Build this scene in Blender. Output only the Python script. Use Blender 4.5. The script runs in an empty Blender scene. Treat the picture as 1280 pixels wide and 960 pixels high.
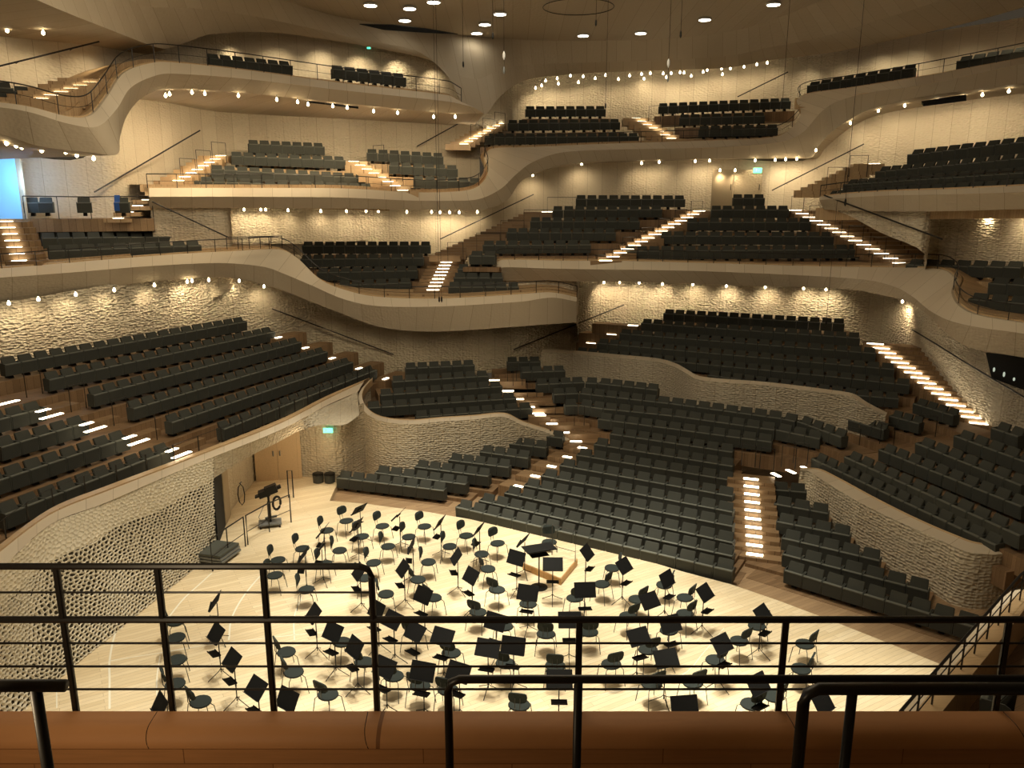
import bpy, bmesh, math, random
from mathutils import Vector, Matrix, noise
random.seed(7)
C = bpy.context.scene.collection
R_ = math.radians
# ------------------------------------------------------------------ camera model
F = 1000.0; H = 10.3; TH = R_(13.2)
CT, ST = math.cos(TH), math.sin(TH)
def ray(u, v):
    x = (u-640)/F; y = (480-v)/F
    return Vector((x, CT+y*ST, -ST+y*CT))
def PZ(u, v, z):
    d = ray(u, v); t = (z-H)/d.z
    return Vector((d.x*t, d.y*t, z))
def PY(u, v, Y):
    d = ray(u, v); t = Y/d.y
    return Vector((d.x*t, Y, H+d.z*t))
cam = bpy.data.cameras.new('camera'); cam.lens = 36*F/1280; cam.sensor_width = 36; cam.clip_end = 300; cam.clip_start = .05
co = bpy.data.objects.new('camera', cam); C.objects.link(co)
co.location = (0, 0, H); co.rotation_euler = (math.pi/2-TH, 0, 0)
bpy.context.scene.camera = co
CEN = Vector((1.0, 19.0, 0))

# ------------------------------------------------------------------ materials
def mat(name, col, rough=.6, metal=0, spec=.5):
    m = bpy.data.materials.new(name); m.use_nodes = True
    b = m.node_tree.nodes['Principled BSDF']
    b.inputs['Base Color'].default_value = (*col, 1); b.inputs['Roughness'].default_value = rough
    b.inputs['Metallic'].default_value = metal
    b.inputs['Specular IOR Level'].default_value = spec
    return m
def N(m, t, **k):
    n = m.node_tree.nodes.new(t)
    for a, b in k.items(): setattr(n, a, b)
    return n
def L(m, a, b): m.node_tree.links.new(a, b)
def BS(m): return m.node_tree.nodes['Principled BSDF']
def mapped(m, scale, coord='Object', rot=(0, 0, 0)):
    tc = N(m, 'ShaderNodeTexCoord'); mp = N(m, 'ShaderNodeMapping')
    mp.inputs['Scale'].default_value = scale; mp.inputs['Rotation'].default_value = rot
    L(m, tc.outputs[coord], mp.inputs[0]); return mp.outputs[0]

def skin(name, col, cell=.14, dist=.03, strength=.6, seams=True, zs=1.7, lo=.25, rnd=.65):
    """white plaster panels milled with shell shaped hollows, thin vertical panel joints"""
    m = mat(name, col, .75, 0, .25)
    v = mapped(m, (1/cell, 1/cell, zs/cell))
    nz = N(m, 'ShaderNodeTexNoise'); nz.inputs['Scale'].default_value = .35; nz.inputs['Detail'].default_value = 1
    L(m, v, nz.inputs['Vector'])
    sc = N(m, 'ShaderNodeVectorMath', operation='SCALE'); sc.inputs[3].default_value = .9
    L(m, nz.outputs['Color'], sc.inputs[0])
    ad = N(m, 'ShaderNodeVectorMath', operation='ADD'); L(m, v, ad.inputs[0]); L(m, sc.outputs[0], ad.inputs[1])
    vo = N(m, 'ShaderNodeTexVoronoi', feature='F1'); vo.inputs['Scale'].default_value = 1; vo.inputs['Randomness'].default_value = rnd
    L(m, ad.outputs[0], vo.inputs['Vector'])
    # hollows vary in depth over the wall, as on the real skin
    n2 = N(m, 'ShaderNodeTexNoise'); n2.inputs['Scale'].default_value = .12; L(m, mapped(m, (1, 1, 1)), n2.inputs['Vector'])
    mr = N(m, 'ShaderNodeMapRange'); mr.inputs['From Min'].default_value = .38; mr.inputs['From Max'].default_value = .62
    mr.inputs['To Min'].default_value = lo; mr.inputs['To Max'].default_value = 1.0
    L(m, n2.outputs['Fac'], mr.inputs['Value'])
    mu = N(m, 'ShaderNodeMath', operation='MULTIPLY'); L(m, vo.outputs['Distance'], mu.inputs[0]); L(m, mr.outputs[0], mu.inputs[1])
    bp = N(m, 'ShaderNodeBump'); bp.inputs['Distance'].default_value = dist; bp.inputs['Strength'].default_value = strength
    L(m, mu.outputs[0], bp.inputs['Height']); L(m, bp.outputs[0], BS(m).inputs['Normal'])
    if seams:
        tc = N(m, 'ShaderNodeTexCoord'); sp = N(m, 'ShaderNodeSeparateXYZ'); L(m, tc.outputs['UV'], sp.inputs[0])
        fr = N(m, 'ShaderNodeMath', operation='FRACT'); dv = N(m, 'ShaderNodeMath', operation='DIVIDE'); dv.inputs[1].default_value = .8
        L(m, sp.outputs[0], dv.inputs[0]); L(m, dv.outputs[0], fr.inputs[0])
        lt = N(m, 'ShaderNodeMath', operation='LESS_THAN'); lt.inputs[1].default_value = .02; L(m, fr.outputs[0], lt.inputs[0])
        fl = N(m, 'ShaderNodeMath', operation='FLOOR'); L(m, dv.outputs[0], fl.inputs[0])
        wn = N(m, 'ShaderNodeTexWhiteNoise', noise_dimensions='1D'); L(m, fl.outputs[0], wn.inputs['W'])
        cr = N(m, 'ShaderNodeMix', data_type='RGBA')
        cr.inputs[6].default_value = (col[0]*.92, col[1]*.9, col[2]*.88, 1); cr.inputs[7].default_value = (*col, 1)
        L(m, wn.outputs['Value'], cr.inputs[0])
        c2 = N(m, 'ShaderNodeMix', data_type='RGBA'); c2.inputs[7].default_value = (col[0]*.62, col[1]*.58, col[2]*.52, 1)
        L(m, lt.outputs[0], c2.inputs[0]); L(m, cr.outputs[2], c2.inputs[6]); L(m, c2.outputs[2], BS(m).inputs['Base Color'])
    return m

def wood(name, c1, c2, rot=0, plank=.14, rough=.45, length=2.2, coord='Object'):
    m = mat(name, c1, rough, 0, .35)
    v = mapped(m, (1, 1, 1), coord, (0, 0, rot))
    br = N(m, 'ShaderNodeTexBrick'); br.offset = .37; br.offset_frequency = 2
    br.inputs['Color1'].default_value = (*c1, 1); br.inputs['Color2'].default_value = (*c2, 1)
    br.inputs['Mortar'].default_value = (c2[0]*.55, c2[1]*.5, c2[2]*.45, 1)
    br.inputs['Scale'].default_value = 1; br.inputs['Mortar Size'].default_value = .003
    br.inputs['Brick Width'].default_value = length; br.inputs['Row Height'].default_value = plank
    L(m, v, br.inputs['Vector'])
    g = N(m, 'ShaderNodeTexNoise'); g.inputs['Scale'].default_value = 3; g.inputs['Detail'].default_value = 5
    mp = N(m, 'ShaderNodeMapping'); mp.inputs['Scale'].default_value = (1, 14, 8); L(m, v, mp.inputs[0]); L(m, mp.outputs[0], g.inputs['Vector'])
    mx = N(m, 'ShaderNodeMix', data_type='RGBA', blend_type='MULTIPLY'); mx.inputs[0].default_value = .55
    rp = N(m, 'ShaderNodeMapRange'); rp.inputs['To Min'].default_value = .55; rp.inputs['To Max'].default_value = 1.3
    L(m, g.outputs['Fac'], rp.inputs['Value'])
    L(m, br.outputs['Color'], mx.inputs[6]); L(m, rp.outputs[0], mx.inputs[7]); L(m, mx.outputs[2], BS(m).inputs['Base Color'])
    return m
def emis(name, col, st):
    m = mat(name, col, .4); BS(m).inputs['Emission Color'].default_value = (*col, 1); BS(m).inputs['Emission Strength'].default_value = st
    return m
WALLC = (.69, .60, .46)
M = dict(
 skin=skin('plaster_skin', WALLC, .15, .12, .9, zs=2.0),
 skin_deep=skin('plaster_skin_deep', (.64, .56, .43), .15, .17, 1.0, zs=1.7, lo=.55, rnd=.7),
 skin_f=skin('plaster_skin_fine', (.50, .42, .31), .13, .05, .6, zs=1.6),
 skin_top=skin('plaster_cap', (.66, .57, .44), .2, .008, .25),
 skin_low=skin('plaster_skin_parapet', (.58, .51, .39), .13, .08, 1.0, zs=1.55, lo=.75, rnd=.5),
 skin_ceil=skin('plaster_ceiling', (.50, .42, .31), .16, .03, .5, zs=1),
 honey=mat('honeycomb_plaster', (.74, .67, .53), .7, 0, .3),
 hollow_shade=mat('honeycomb_hollow_shade', (.045, .038, .026), .9, 0, .1),  # shade inside the honeycomb hollows, put into a dark colour
 stage=wood('stage_oak', (.82, .69, .48), (.72, .58, .37), R_(-30), .13),
 oak=wood('oak_floor', (.30, .19, .105), (.21, .13, .07), R_(-30), .12),
 oak3=wood('oak_light', (.56, .39, .22), (.46, .31, .17), 0, .1),
 oak_fl=wood('oak_floor_lit', (.44, .30, .175), (.34, .225, .13), R_(-30), .12),  # lighter copy of the oak floor, light near the stage put into its colour
 oak2=wood('oak_step', (.34, .22, .12), (.25, .16, .085), R_(0), .10),
 cap=wood('oak_cap', (.62, .44, .25), (.55, .38, .21), 0, .4, .4),
 par=wood('oak_parapet', (.56, .27, .11), (.47, .22, .088), 0, .098, .62, 1.3, 'UV'),
 seat=mat('seat_fabric', (.055, .057, .049), .9, 0, .25),
 edge_highlight=mat('seat_edge_highlight', (.13, .135, .115), .75, 0, .3),  # highlight along the cushion front edge, painted as a lighter colour
 seat2=mat('seat_shell', (.085, .09, .078), .7, 0, .3),
 black=mat('black_steel', (.012, .011, .010), .45, .3, .4),
 blackr=mat('black_rail', (.018, .015, .013), .4, .1, .5),
 chair=mat('chair_upholstery', (.024, .030, .028), .85, 0, .2),
 chrome=mat('chair_tube', (.05, .05, .05), .35, .8),
 desk=mat('desk_black', (.006, .006, .006), .7, 0, .2),
 door=wood('door_oak', (.62, .46, .28), (.58, .43, .26), R_(90), 2.0, .5, 5),
 white=mat('white_wall', (.72, .72, .72), .7),
 grey=mat('trolley_grey', (.20, .21, .21), .5, .3),
 darkv=mat('dark_void', (.006, .006, .007), .9),
 green=emis('exit_green', (.12, .9, .55), 2.2),
 bulb=emis('lamp_glass', (1, .80, .48), 22.),
 step=emis('light_pool_glow', (1, .86, .60), 9.0),
 down=emis('downlight_glass', (1, .93, .75), 12.),
 line=mat('white_inlay', (.86, .82, .70), .4),
 podium=wood('podium_oak', (.70, .43, .18), (.62, .36, .14), 0, .3, .4),
 blue=emis('blue_light', (.18, .42, .70), .75),
 bluecloth=mat('blue_cloth', (.02, .09, .35), .8),
)
# ------------------------------------------------------------------ mesh helpers
def newobj(name, me, m, parent=None):
    o = bpy.data.objects.new(name, me)
    if m is not None and me is not None: me.materials.append(M[m] if isinstance(m, str) else m)
    C.objects.link(o); o.parent = parent; return o
def tag(o, label, cat, group=None, kind=None):
    if label: o['label'] = label
    if cat: o['category'] = cat
    if group: o['group'] = group
    if kind: o['kind'] = kind
    return o
def struct(o): o['kind'] = 'structure'; return o
def empty(name, loc, rz=0):
    o = bpy.data.objects.new(name, None); C.objects.link(o); o.location = loc; o.rotation_euler = (0, 0, rz); o.empty_display_size = .1; return o
class MB:
    def __init__(s): s.v = []; s.f = []; s.uv = None
    def add(s, vs, fs):
        b = len(s.v); s.v += [tuple(x) for x in vs]; s.f += [tuple(b+i for i in f) for f in fs]
    def box(s, c, size, rz=0, mtx=None):
        a, b, d = size[0]/2, size[1]/2, size[2]/2
        vs = [Vector((x*a, y*b, z*d)) for z in (-1, 1) for y in (-1, 1) for x in (-1, 1)]
        m = mtx if mtx is not None else Matrix.Rotation(rz, 3, 'Z')
        vs = [m @ p + Vector(c) for p in vs]
        s.add(vs, [(0, 2, 3, 1), (4, 5, 7, 6), (0, 1, 5, 4), (2, 6, 7, 3), (0, 4, 6, 2), (1, 3, 7, 5)])
    def hexa(s, b4, t4):
        s.add(list(b4)+list(t4), [(3, 2, 1, 0), (4, 5, 6, 7), (0, 1, 5, 4), (1, 2, 6, 5), (2, 3, 7, 6), (3, 0, 4, 7)])
    def prism_x(s, prof, x0, x1):
        n = len(prof)
        s.add([(x0, y, z) for y, z in prof]+[(x1, y, z) for y, z in prof],
              [tuple(range(n-1, -1, -1)), tuple(range(n, 2*n))]+[(i, (i+1) % n, n+(i+1) % n, n+i) for i in range(n)])
    def tube(s, pts, r, n=6, closed=False):
        pts = [Vector(p) for p in pts]; k = len(pts); rings = []
        for i, p in enumerate(pts):
            if closed: t = pts[(i+1) % k]-pts[i-1]
            else: t = pts[min(i+1, k-1)]-pts[max(i-1, 0)]
            t.normalize(); up = Vector((0, 0, 1)) if abs(t.z) < .9 else Vector((0, 1, 0))
            a = t.cross(up).normalized(); b = t.cross(a)
            rings.append([p+(a*math.cos(2*math.pi*j/n)+b*math.sin(2*math.pi*j/n))*r for j in range(n)])
        fs = []
        for i in range(k if closed else k-1):
            i2 = (i+1) % k
            fs += [(i*n+j, i*n+(j+1) % n, i2*n+(j+1) % n, i2*n+j) for j in range(n)]
        if not closed: fs += [tuple(range(n-1, -1, -1)), tuple((k-1)*n+j for j in range(n))]
        s.add([q for r_ in rings for q in r_], fs)
    def lathe(s, prof, c=(0, 0, 0), n=12, sx=1, sy=1):
        vs = []; k = len(prof)
        for r, z in prof:
            for j in range(n):
                a = 2*math.pi*j/n; vs.append((c[0]+r*math.cos(a)*sx, c[1]+r*math.sin(a)*sy, c[2]+z))
        fs = [(i*n+j, i*n+(j+1) % n, (i+1)*n+(j+1) % n, (i+1)*n+j) for i in range(k-1) for j in range(n)]
        fs += [tuple(range(n-1, -1, -1)), tuple((k-1)*n+j for j in range(n))]
        s.add(vs, fs)
    def mesh(s, name='m', smooth=False, bevel=0, seg=2):
        me = bpy.data.meshes.new(name); me.from_pydata(s.v, [], s.f); me.update()
        bm = bmesh.new(); bm.from_mesh(me)
        bmesh.ops.recalc_face_normals(bm, faces=bm.faces)
        if bevel:
            bmesh.ops.bevel(bm, geom=[e for e in bm.edges if len(e.link_faces) == 2 and e.calc_face_angle(0) > .5], offset=bevel, segments=seg, affect='EDGES', clamp_overlap=True)
        bm.to_mesh(me); bm.free()
        if smooth:
            for p in me.polygons: p.use_smooth = True
        return me
    def build(s, name, m, parent=None, **k): return newobj(name, s.mesh(name, **k), m, parent)

def catmull(P, n, closed=False):
    """n samples through control vectors P, even in control parameter"""
    out = []; k = len(P)
    for i in range(n):
        t = i/(n-1)*(k-1); a = min(int(t), k-2); t -= a
        p0 = P[a-1] if a > 0 else P[0]*2-P[1]; p1 = P[a]; p2 = P[a+1]; p3 = P[a+2] if a+2 < k else P[-1]*2-P[-2]
        # non-overshooting: tangents limited by neighbouring chord lengths
        d1 = (p2-p0)*.5; d2 = (p3-p1)*.5; ch = (p2-p1).length
        for d in (d1, d2):
            if d.length > ch*1.1: d *= ch*1.1/d.length
        h1 = 2*t**3-3*t**2+1; h2 = t**3-2*t**2+t; h3 = -2*t**3+3*t**2; h4 = t**3-t**2
        out.append(p1*h1+d1*h2+p2*h3+d2*h4)
    return out
def loft(name, curves, m, n=None, sub=1, smooth=True, parent=None, solid=0):
    """bands between successive curves; UVs in metres along / down"""
    k = max(len(c) for c in curves)
    n = n or (k-1)*6+1
    S = [catmull(c, n) for c in curves]
    vs = []; fs = []; uvs = []; dist = 0
    for a, b in zip(S[:-1], S[1:]):
        base = len(vs)
        ln = [0]
        for i in range(1, n): ln.append(ln[-1]+(a[i]-a[i-1]).length)
        for j in range(sub+1):
            for i in range(n):
                vs.append(a[i].lerp(b[i], j/sub)); uvs.append((ln[i], dist+(a[i]-b[i]).length*j/sub))
        for j in range(sub):
            for i in range(n-1):
                q = base+j*n+i; fs.append((q, q+1, q+n+1, q+n))
        dist += (a[0]-b[0]).length
    me = bpy.data.meshes.new(name); me.from_pydata(vs, [], fs)
    ul = me.uv_layers.new(name='UVMap')
    for p in me.polygons:
        p.use_smooth = smooth
        for li in p.loop_indices: ul.data[li].uv = uvs[me.loops[li].vertex_index]
    o = newobj(name, me, m, parent)
    if solid:
        md = o.modifiers.new('thick', 'SOLIDIFY'); md.thickness = solid; md.offset = 0
    return o
def outward(p, d):
    w = Vector((p.x-CEN.x, p.y-CEN.y, 0)); w.normalize(); return p+w*d
def cv(L3, Ys=None): return [PY(*(a if len(a) == 3 else (a[0], a[1], y))) for a, y in zip(L3, Ys or [0]*len(L3))]

# ------------------------------------------------------------------ railings along a balcony edge
BALC = []
def railing(label, pts, h=.55, gap=1.1, mid=1, group='guard rails along the balcony edges', lean=0, ends=True, rr=.02, pr=.016):
    r = empty('guard_rail', pts[0]); base = pts[0].copy()
    loc = [p-base for p in pts]
    up = Vector((0, 0, h))
    b = MB(); b.tube([p+up for p in loc], rr, 5); b.build('top_rail', 'blackr', r)
    for k in range(mid):
        b = MB(); b.tube([p+up*((k+1)/(mid+1)) for p in loc], rr*.4, 4); b.build('wire', 'blackr', r)
    ln = [0]
    for a, c in zip(loc[:-1], loc[1:]): ln.append(ln[-1]+(c-a).length)
    n = max(1, round(ln[-1]/gap))
    pm = MB(); pm.tube([(0, 0, 0), (0, 0, h)], pr, 4); me = pm.mesh('post'); me.materials.append(M['blackr'])
    for i in range(n+1):
        s = ln[-1]*i/n; j = 0
        while j < len(ln)-2 and ln[j+1] < s: j += 1
        t = (s-ln[j])/max(1e-6, ln[j+1]-ln[j])
        o = newobj('post', me, None, r); o.location = loc[j].lerp(loc[j+1], t)
    tag(r, label, 'railing', group); return r
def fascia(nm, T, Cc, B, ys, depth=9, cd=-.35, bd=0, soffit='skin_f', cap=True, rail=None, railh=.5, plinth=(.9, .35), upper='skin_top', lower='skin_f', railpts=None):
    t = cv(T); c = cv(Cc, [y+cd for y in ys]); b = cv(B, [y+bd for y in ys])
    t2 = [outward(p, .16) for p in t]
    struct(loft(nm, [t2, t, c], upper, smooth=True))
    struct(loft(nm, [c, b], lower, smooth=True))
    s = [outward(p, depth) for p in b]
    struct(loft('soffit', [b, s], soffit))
    n = (len(t)-1)*6+1
    tt = catmull([outward(p, .05) for p in t], n)
    if cap:
        a0 = [p+Vector((0, 0, .05)) for p in t2]; a1 = [outward(p, .25)+Vector((0, 0, .05)) for p in t2]
        struct(loft('trim', [t2, a0, a1, [outward(p, .25)-Vector((0, 0, .3)) for p in t2]], 'cap'))
    if plinth:
        d, h = plinth
        q0 = [outward(p, .45)-Vector((0, 0, .15)) for p in t]; q1 = [outward(p, d)-Vector((0, 0, .15)) for p in t]
        q2 = [p+Vector((0, 0, h)) for p in q1]; q3 = [outward(p, 2.2) for p in q2]
        struct(loft('floor', [q0, q1, q2, q3], 'oak3', smooth=False))
    if rail:
        pts = catmull([outward(p, .1) for p in t], n)
        if railpts: pts = pts[int(railpts[0]*n):int(railpts[1]*n)]
        railing(rail, pts, railh)
    return t

WL = {}
def wall_hit(nm, u, v, off=0):
    """point where the sight line through a pixel meets the plan line of a wall, off metres before it"""
    d = ray(u, v)
    for (x0, y0), (x1, y1) in zip(WL[nm][:-1], WL[nm][1:]):
        den = d.x*(y1-y0)-d.y*(x1-x0)
        if abs(den) < 1e-9: continue
        t = (x0*(y1-y0)-y0*(x1-x0))/den
        sx = ((d.x*t-x0)*(x1-x0)+(d.y*t-y0)*(y1-y0))/((x1-x0)**2+(y1-y0)**2)
        if t > 0 and -1e-6 <= sx <= 1.000001: return PY(u, v, d.y*t-off)
    return PY(u, v, 38)
def wall(nm, pts, m='skin', sub=1):
    """pts: (u, Y, z_top, z_bottom)"""
    WL[nm] = [(PY(u, 245, Y).x, Y) for u, Y, a, b in pts]
    top = [Vector((PY(u, 245, Y).x, Y, a)) for u, Y, a, b in pts]; bot = [Vector((PY(u, 245, Y).x, Y, b)) for u, Y, a, b in pts]
    return struct(loft(nm, [top, bot], m, n=(len(pts)-1)*4+1))

# ================================================================== STRUCTURE
# --- top left balcony
TA = [(-90, 122, 24), (0, 128, 25), (40, 134, 25.3), (87, 146, 25.8), (114, 144, 26.3), (134, 121, 27.2), (155, 91, 28.7), (188, 79, 30), (215, 78, 31), (302, 87, 33), (430, 104, 35.5), (560, 119, 38), (577, 128, 38.2)]
CA = [(-90, 127), (0, 134), (40, 141), (87, 155), (122, 158), (146, 136), (163, 110), (190, 96), (215, 92), (302, 98), (430, 113), (561, 127), (592, 134)]
BA = [(-90, 160), (0, 168), (50, 183), (108, 190), (146, 193), (150, 172), (159, 144), (178, 122), (208, 111), (285, 114), (430, 129), (555, 141), (605, 142)]
fascia('balcony_front_upper_left', TA, CA, BA, [a[2] for a in TA], rail='thin black railing winding along the topmost balcony at the far left and centre left', plinth=(1.0, .35), railh=.62)
# --- upper left / top middle / top right as one ribbon
TB = [(186, 235, 33), (300, 235, 34.5), (430, 235.5, 36), (508, 240, 37), (558, 240, 38), (594, 235, 38.7), (610, 216, 39.6), (606, 196, 40.5), (616, 185.5, 41.3), (660, 184, 42), (750, 180, 42.6), (860, 176.5, 43),
      (935, 174, 42.6), (973, 170, 42.2), (993, 156, 41.6), (1001, 140, 41), (996, 125, 40.3), (1010, 117, 39.7), (1060, 110, 38.5), (1143, 97, 36), (1210, 85, 34), (1280, 72, 32), (1400, 48, 29)]
CB = [(186, 246), (300, 246), (430, 247), (508, 250.5), (560, 251), (598, 249), (626, 236), (645, 218), (667, 202), (703, 190.5), (770, 187), (865, 185), (940, 181.5), (982, 176), (1004, 165), (1020, 147), (1030, 137), (1046, 127), (1085, 116), (1145, 107.5), (1212, 94), (1280, 79), (1400, 56)]
BB = [(186, 260), (300, 260), (430, 261), (508, 262), (565, 262.3), (604, 262), (634, 250), (651, 227), (677, 213), (709, 205), (775, 201), (865, 199), (940, 198), (990, 197.6), (1014, 197), (1022, 184), (1033, 171), (1050, 157), (1082, 139), (1138, 123.5), (1207, 113), (1280, 104), (1400, 84)]
tb = fascia('balcony_front_upper', TB, CB, BB, [a[2] for a in TB], rail='thin black railing running the length of the second balcony from upper left to top right', railh=.55, plinth=(.8, .3))
# --- mid ribbon, left and centre
TE = [(-90, 340, 26.6), (0, 336, 28), (84, 329, 29.5), (168, 322, 31), (235, 317, 32.5), (292, 314, 33.5), (350, 312, 34.3), (372, 323, 34.5), (400, 349, 34.4), (430, 362, 34.2), (470, 371, 34.2), (551, 373.5, 34), (652, 368, 34), (690, 366, 34.4), (721, 372, 35.2)]
CE = [(-90, 352), (0, 347), (84, 341), (168, 334), (235, 330), (285, 329), (332, 334), (357, 343), (390, 357), (430, 374), (472, 382.5), (551, 383), (652, 377), (690, 372), (721, 377)]
BE = [(-90, 390), (0, 379), (84, 368), (168, 354), (235, 348.5), (286, 347), (332, 356), (357, 364), (392, 378), (430, 393), (478, 409.5), (545, 414.5), (650, 408), (690, 405), (721, 403)]
fascia('balcony_front_middle_left', TE, CE, BE, [a[2] for a in TE], depth=7, rail='thin black railing along the middle balcony above the left stalls, dipping beside the stair', railh=.5, plinth=(.7, .25))
# --- mid ribbon, centre right
TF = [(615, 331, 36.7), (629, 325, 36.6), (700, 326, 36.2), (780, 326.5, 35.9), (880, 329, 35.5), (1000, 332.5, 34.3), (1085, 334, 32.3), (1150, 335, 29.8), (1180, 338, 28.7), (1194, 350, 28), (1189, 365, 27), (1198, 382, 26), (1222, 394, 25), (1280, 404, 23.5), (1400, 425, 21)]
CF = [(618, 337), (632, 334), (700, 336), (780, 337), (880, 339), (1000, 344), (1080, 349.5), (1120, 359), (1141, 371), (1153, 381), (1165, 390), (1188, 401), (1222, 409), (1280, 417), (1400, 438)]
BF = [(618, 351), (650, 351), (720, 351.5), (800, 352.5), (895, 355.5), (1000, 359), (1065, 362), (1112, 371), (1135, 377), (1150, 386), (1164, 397), (1182, 415), (1212, 434), (1280, 447), (1400, 465)]
fascia('balcony_front_middle_right', TF, CF, BF, [a[2] for a in TF], depth=7, rail='thin black railing along the middle balcony in front of the wide centre seating block', railh=.5, plinth=(.5, .2))
# --- right middle terrace front
TG = [(1024, 246, 33.5), (1060, 242, 32), (1107, 239, 29.8), (1180, 236.5, 27), (1280, 232, 24.5), (1400, 226, 22)]
CG = [(1024, 250), (1060, 247), (1107, 244.5), (1180, 243), (1280, 240), (1400, 235)]
BG = [(1030, 262), (1060, 263), (1107, 264), (1180, 264), (1280, 261), (1400, 257)]
fascia('balcony_front_right', TG, CG, BG, [a[2] for a in TG], depth=4, rail='thin black railing in front of the right side terrace under the top balcony', railh=.45, plinth=(.5, .2))
# --- walls
wall('wall_top_left', [(-220, 24.5, 16, 12.4), (0, 28.3, 15.72, 12.7), (110, 30.3, 15.75, 13.4), (144, 31, 15.75, 14.3), (205, 33.4, 17.6, 14.6), (262, 35.5, 17.8, 14.6), (330, 38.2, 18, 14.6), (430, 40, 18, 14.6), (560, 43, 18, 14.6), (640, 46, 17.8, 13)])
wall('wall_top_back', [(585, 46, 17.8, 12.6), (640, 47.5, 17.8, 12), (700, 48.5, 17.8, 12), (800, 49, 17.8, 12), (900, 48.5, 17.8, 12), (1000, 45.5, 17.8, 12), (1060, 43, 17.8, 12), (1150, 40, 17.8, 12), (1280, 36, 17.8, 12), (1420, 31, 18, 12)])
wall('wall_upper_left', [(-100, 30, 11.7, 7), (30, 31.9, 11.8, 7), (110, 33.2, 11.8, 7), (150, 33.8, 13.3, 7), (175, 34.8, 14.1, 7), (210, 36.3, 14.35, 8), (283, 40.3, 14.45, 8), (430, 42, 14.5, 8), (600, 44.6, 14.5, 9)])
wall('wall_back', [(270, 39.8, 9.85, 5.5), (300, 41, 9.9, 5.5), (430, 42.2, 9.9, 5.5), (545, 43, 9.9, 5.5), (600, 43.4, 10, 6), (640, 43.7, 11.3, 6), (690, 44, 12.1, 6), (780, 44.4, 12.3, 6), (880, 44.2, 12.3, 6), (1000, 43, 12.1, 6), (1026, 42.4, 13.1, 6), (1060, 41, 14.2, 6), (1120, 39.3, 14.5, 8), (1200, 37, 14.6, 8), (1280, 34.5, 14.6, 8), (1420, 31, 14.6, 8)])
wall('wall_lower', [(-140, 25.6, 6.8, 2.5), (0, 27.6, 6.8, 2.5), (150, 31, 7.1, 2.5), (285, 35.3, 7.1, 2.5), (335, 36.8, 7.0, 2), (390, 37.5, 6.6, 1.8), (430, 37.8, 5.9, 1.8), (519, 38, 5.2, 1.8), (600, 38.5, 5.2, 1.8), (690, 39.5, 5.4, 2), (725, 41, 6.8, 2), (760, 42.3, 7, 2), (830, 42.5, 7, 2.5),
                    (940, 41, 7, 3), (1060, 39, 7, 3), (1110, 37.6, 7, 2.5), (1140, 36, 7, 2), (1180, 33.5, 6.9, 1.5), (1210, 31.8, 6.7, 1), (1250, 30, 6.4, .5), (1300, 28.2, 6.1, 0), (1420, 24.5, 6, -.3)], 'skin_deep')
wall('wall_under_terrace', [(186, 33.2, 9.95, 5.6), (235, 34, 9.95, 5.8), (283, 34.8, 9.95, 6.4), (284, 42, 9.9, 6.0)], 'skin')
wall('wall_right_terrace', [(1024, 33.9, 10.1, 9.9), (1060, 32.5, 10.1, 9.6), (1107, 30.6, 10, 8.95), (1165, 28.6, 9.95, 8.3), (1166, 31, 9.95, 6.8), (1220, 29.6, 9.9, 6.8), (1280, 28, 9.9, 6.8), (1420, 25, 9.9, 6)])
wall('wall_middle', [(606, 36.9, 7.3, 5.0), (640, 36.8, 7.3, 5.0), (690, 36.6, 7.3, 4.6), (722, 36.8, 7.3, 4.6), (726, 41.1, 6.9, 3)])
# --- ceiling
zc = 18.1
EC = [(-260, -160, 16.5), (-40, -40, 20), (60, 6, 24), (140, 38, 28), (205, 61, 32), (235, 52, 32.6), (262, 43, 33.4), (330, 40, 35.8), (400, 48, 38), (480, 62, 40), (540, 76, 40.6), (562, 98, 39.6), (577, 127, 38.6), (592, 139, 38.5), (607, 142.5, 38.7), (622, 124, 40), (640, 108.5, 42), (665, 98, 44.5), (700, 94, 46), (740, 91, 46.8), (800, 88.5, 47.2), (860, 87, 47), (915, 84, 46), (964, 75, 44.2), (1043, 65, 41.3), (1125, 48, 38), (1200, 31, 35.3), (1280, 9, 32.5), (1420, -35, 28)]
IC = [(-260, -330), (-120, -220), (0, -150), (90, -110), (150, -80), (190, -60), (230, -45), (300, -20), (360, 2), (420, 20), (480, 30), (520, 36), (550, 40), (570, 43), (590, 45), (612, 47), (635, 48.5), (660, 50), (695, 51), (740, 51), (800, 50), (860, 46), (915, 39), (955, 28), (1000, 12), (1060, -15), (1130, -50), (1220, -90), (1400, -170)]
ec = [PY(*a) for a in EC]; ic = [PZ(u, v, zc) for u, v in IC]
mc = [a.lerp(b, .5)+Vector((0, 0, -.25)) for a, b in zip(ec, ic)]
struct(loft('ceiling_skirt', [ec, mc, ic], 'skin_ceil', sub=3))
far = [outward(p, 6)+Vector((0, 0, .6)) for p in ec]
struct(loft('ceiling_soffit', [ec[:6], [outward(p, 8) for p in ec[:6]]], 'skin_ceil'))
struct(loft('ceiling', [ic, [Vector((p.x*.9, min(p.y, 12.), zc+.25)) for p in ic], [Vector((p.x*.9, -8, zc+.1)) for p in ic]], 'skin_ceil', sub=3))
# back hull so the room is closed behind and beside the camera
b = MB(); b.add([(-34, -8, -.3), (34, -8, -.3), (34, -8, 19), (-34, -8, 19), (-34, 30, -.3), (-34, 30, 19), (34, 26, -.3), (34, 26, 19)], [(0, 1, 2, 3), (0, 3, 5, 4), (1, 6, 7, 2)])
struct(b.build('wall_rear', 'skin_f'))
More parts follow.
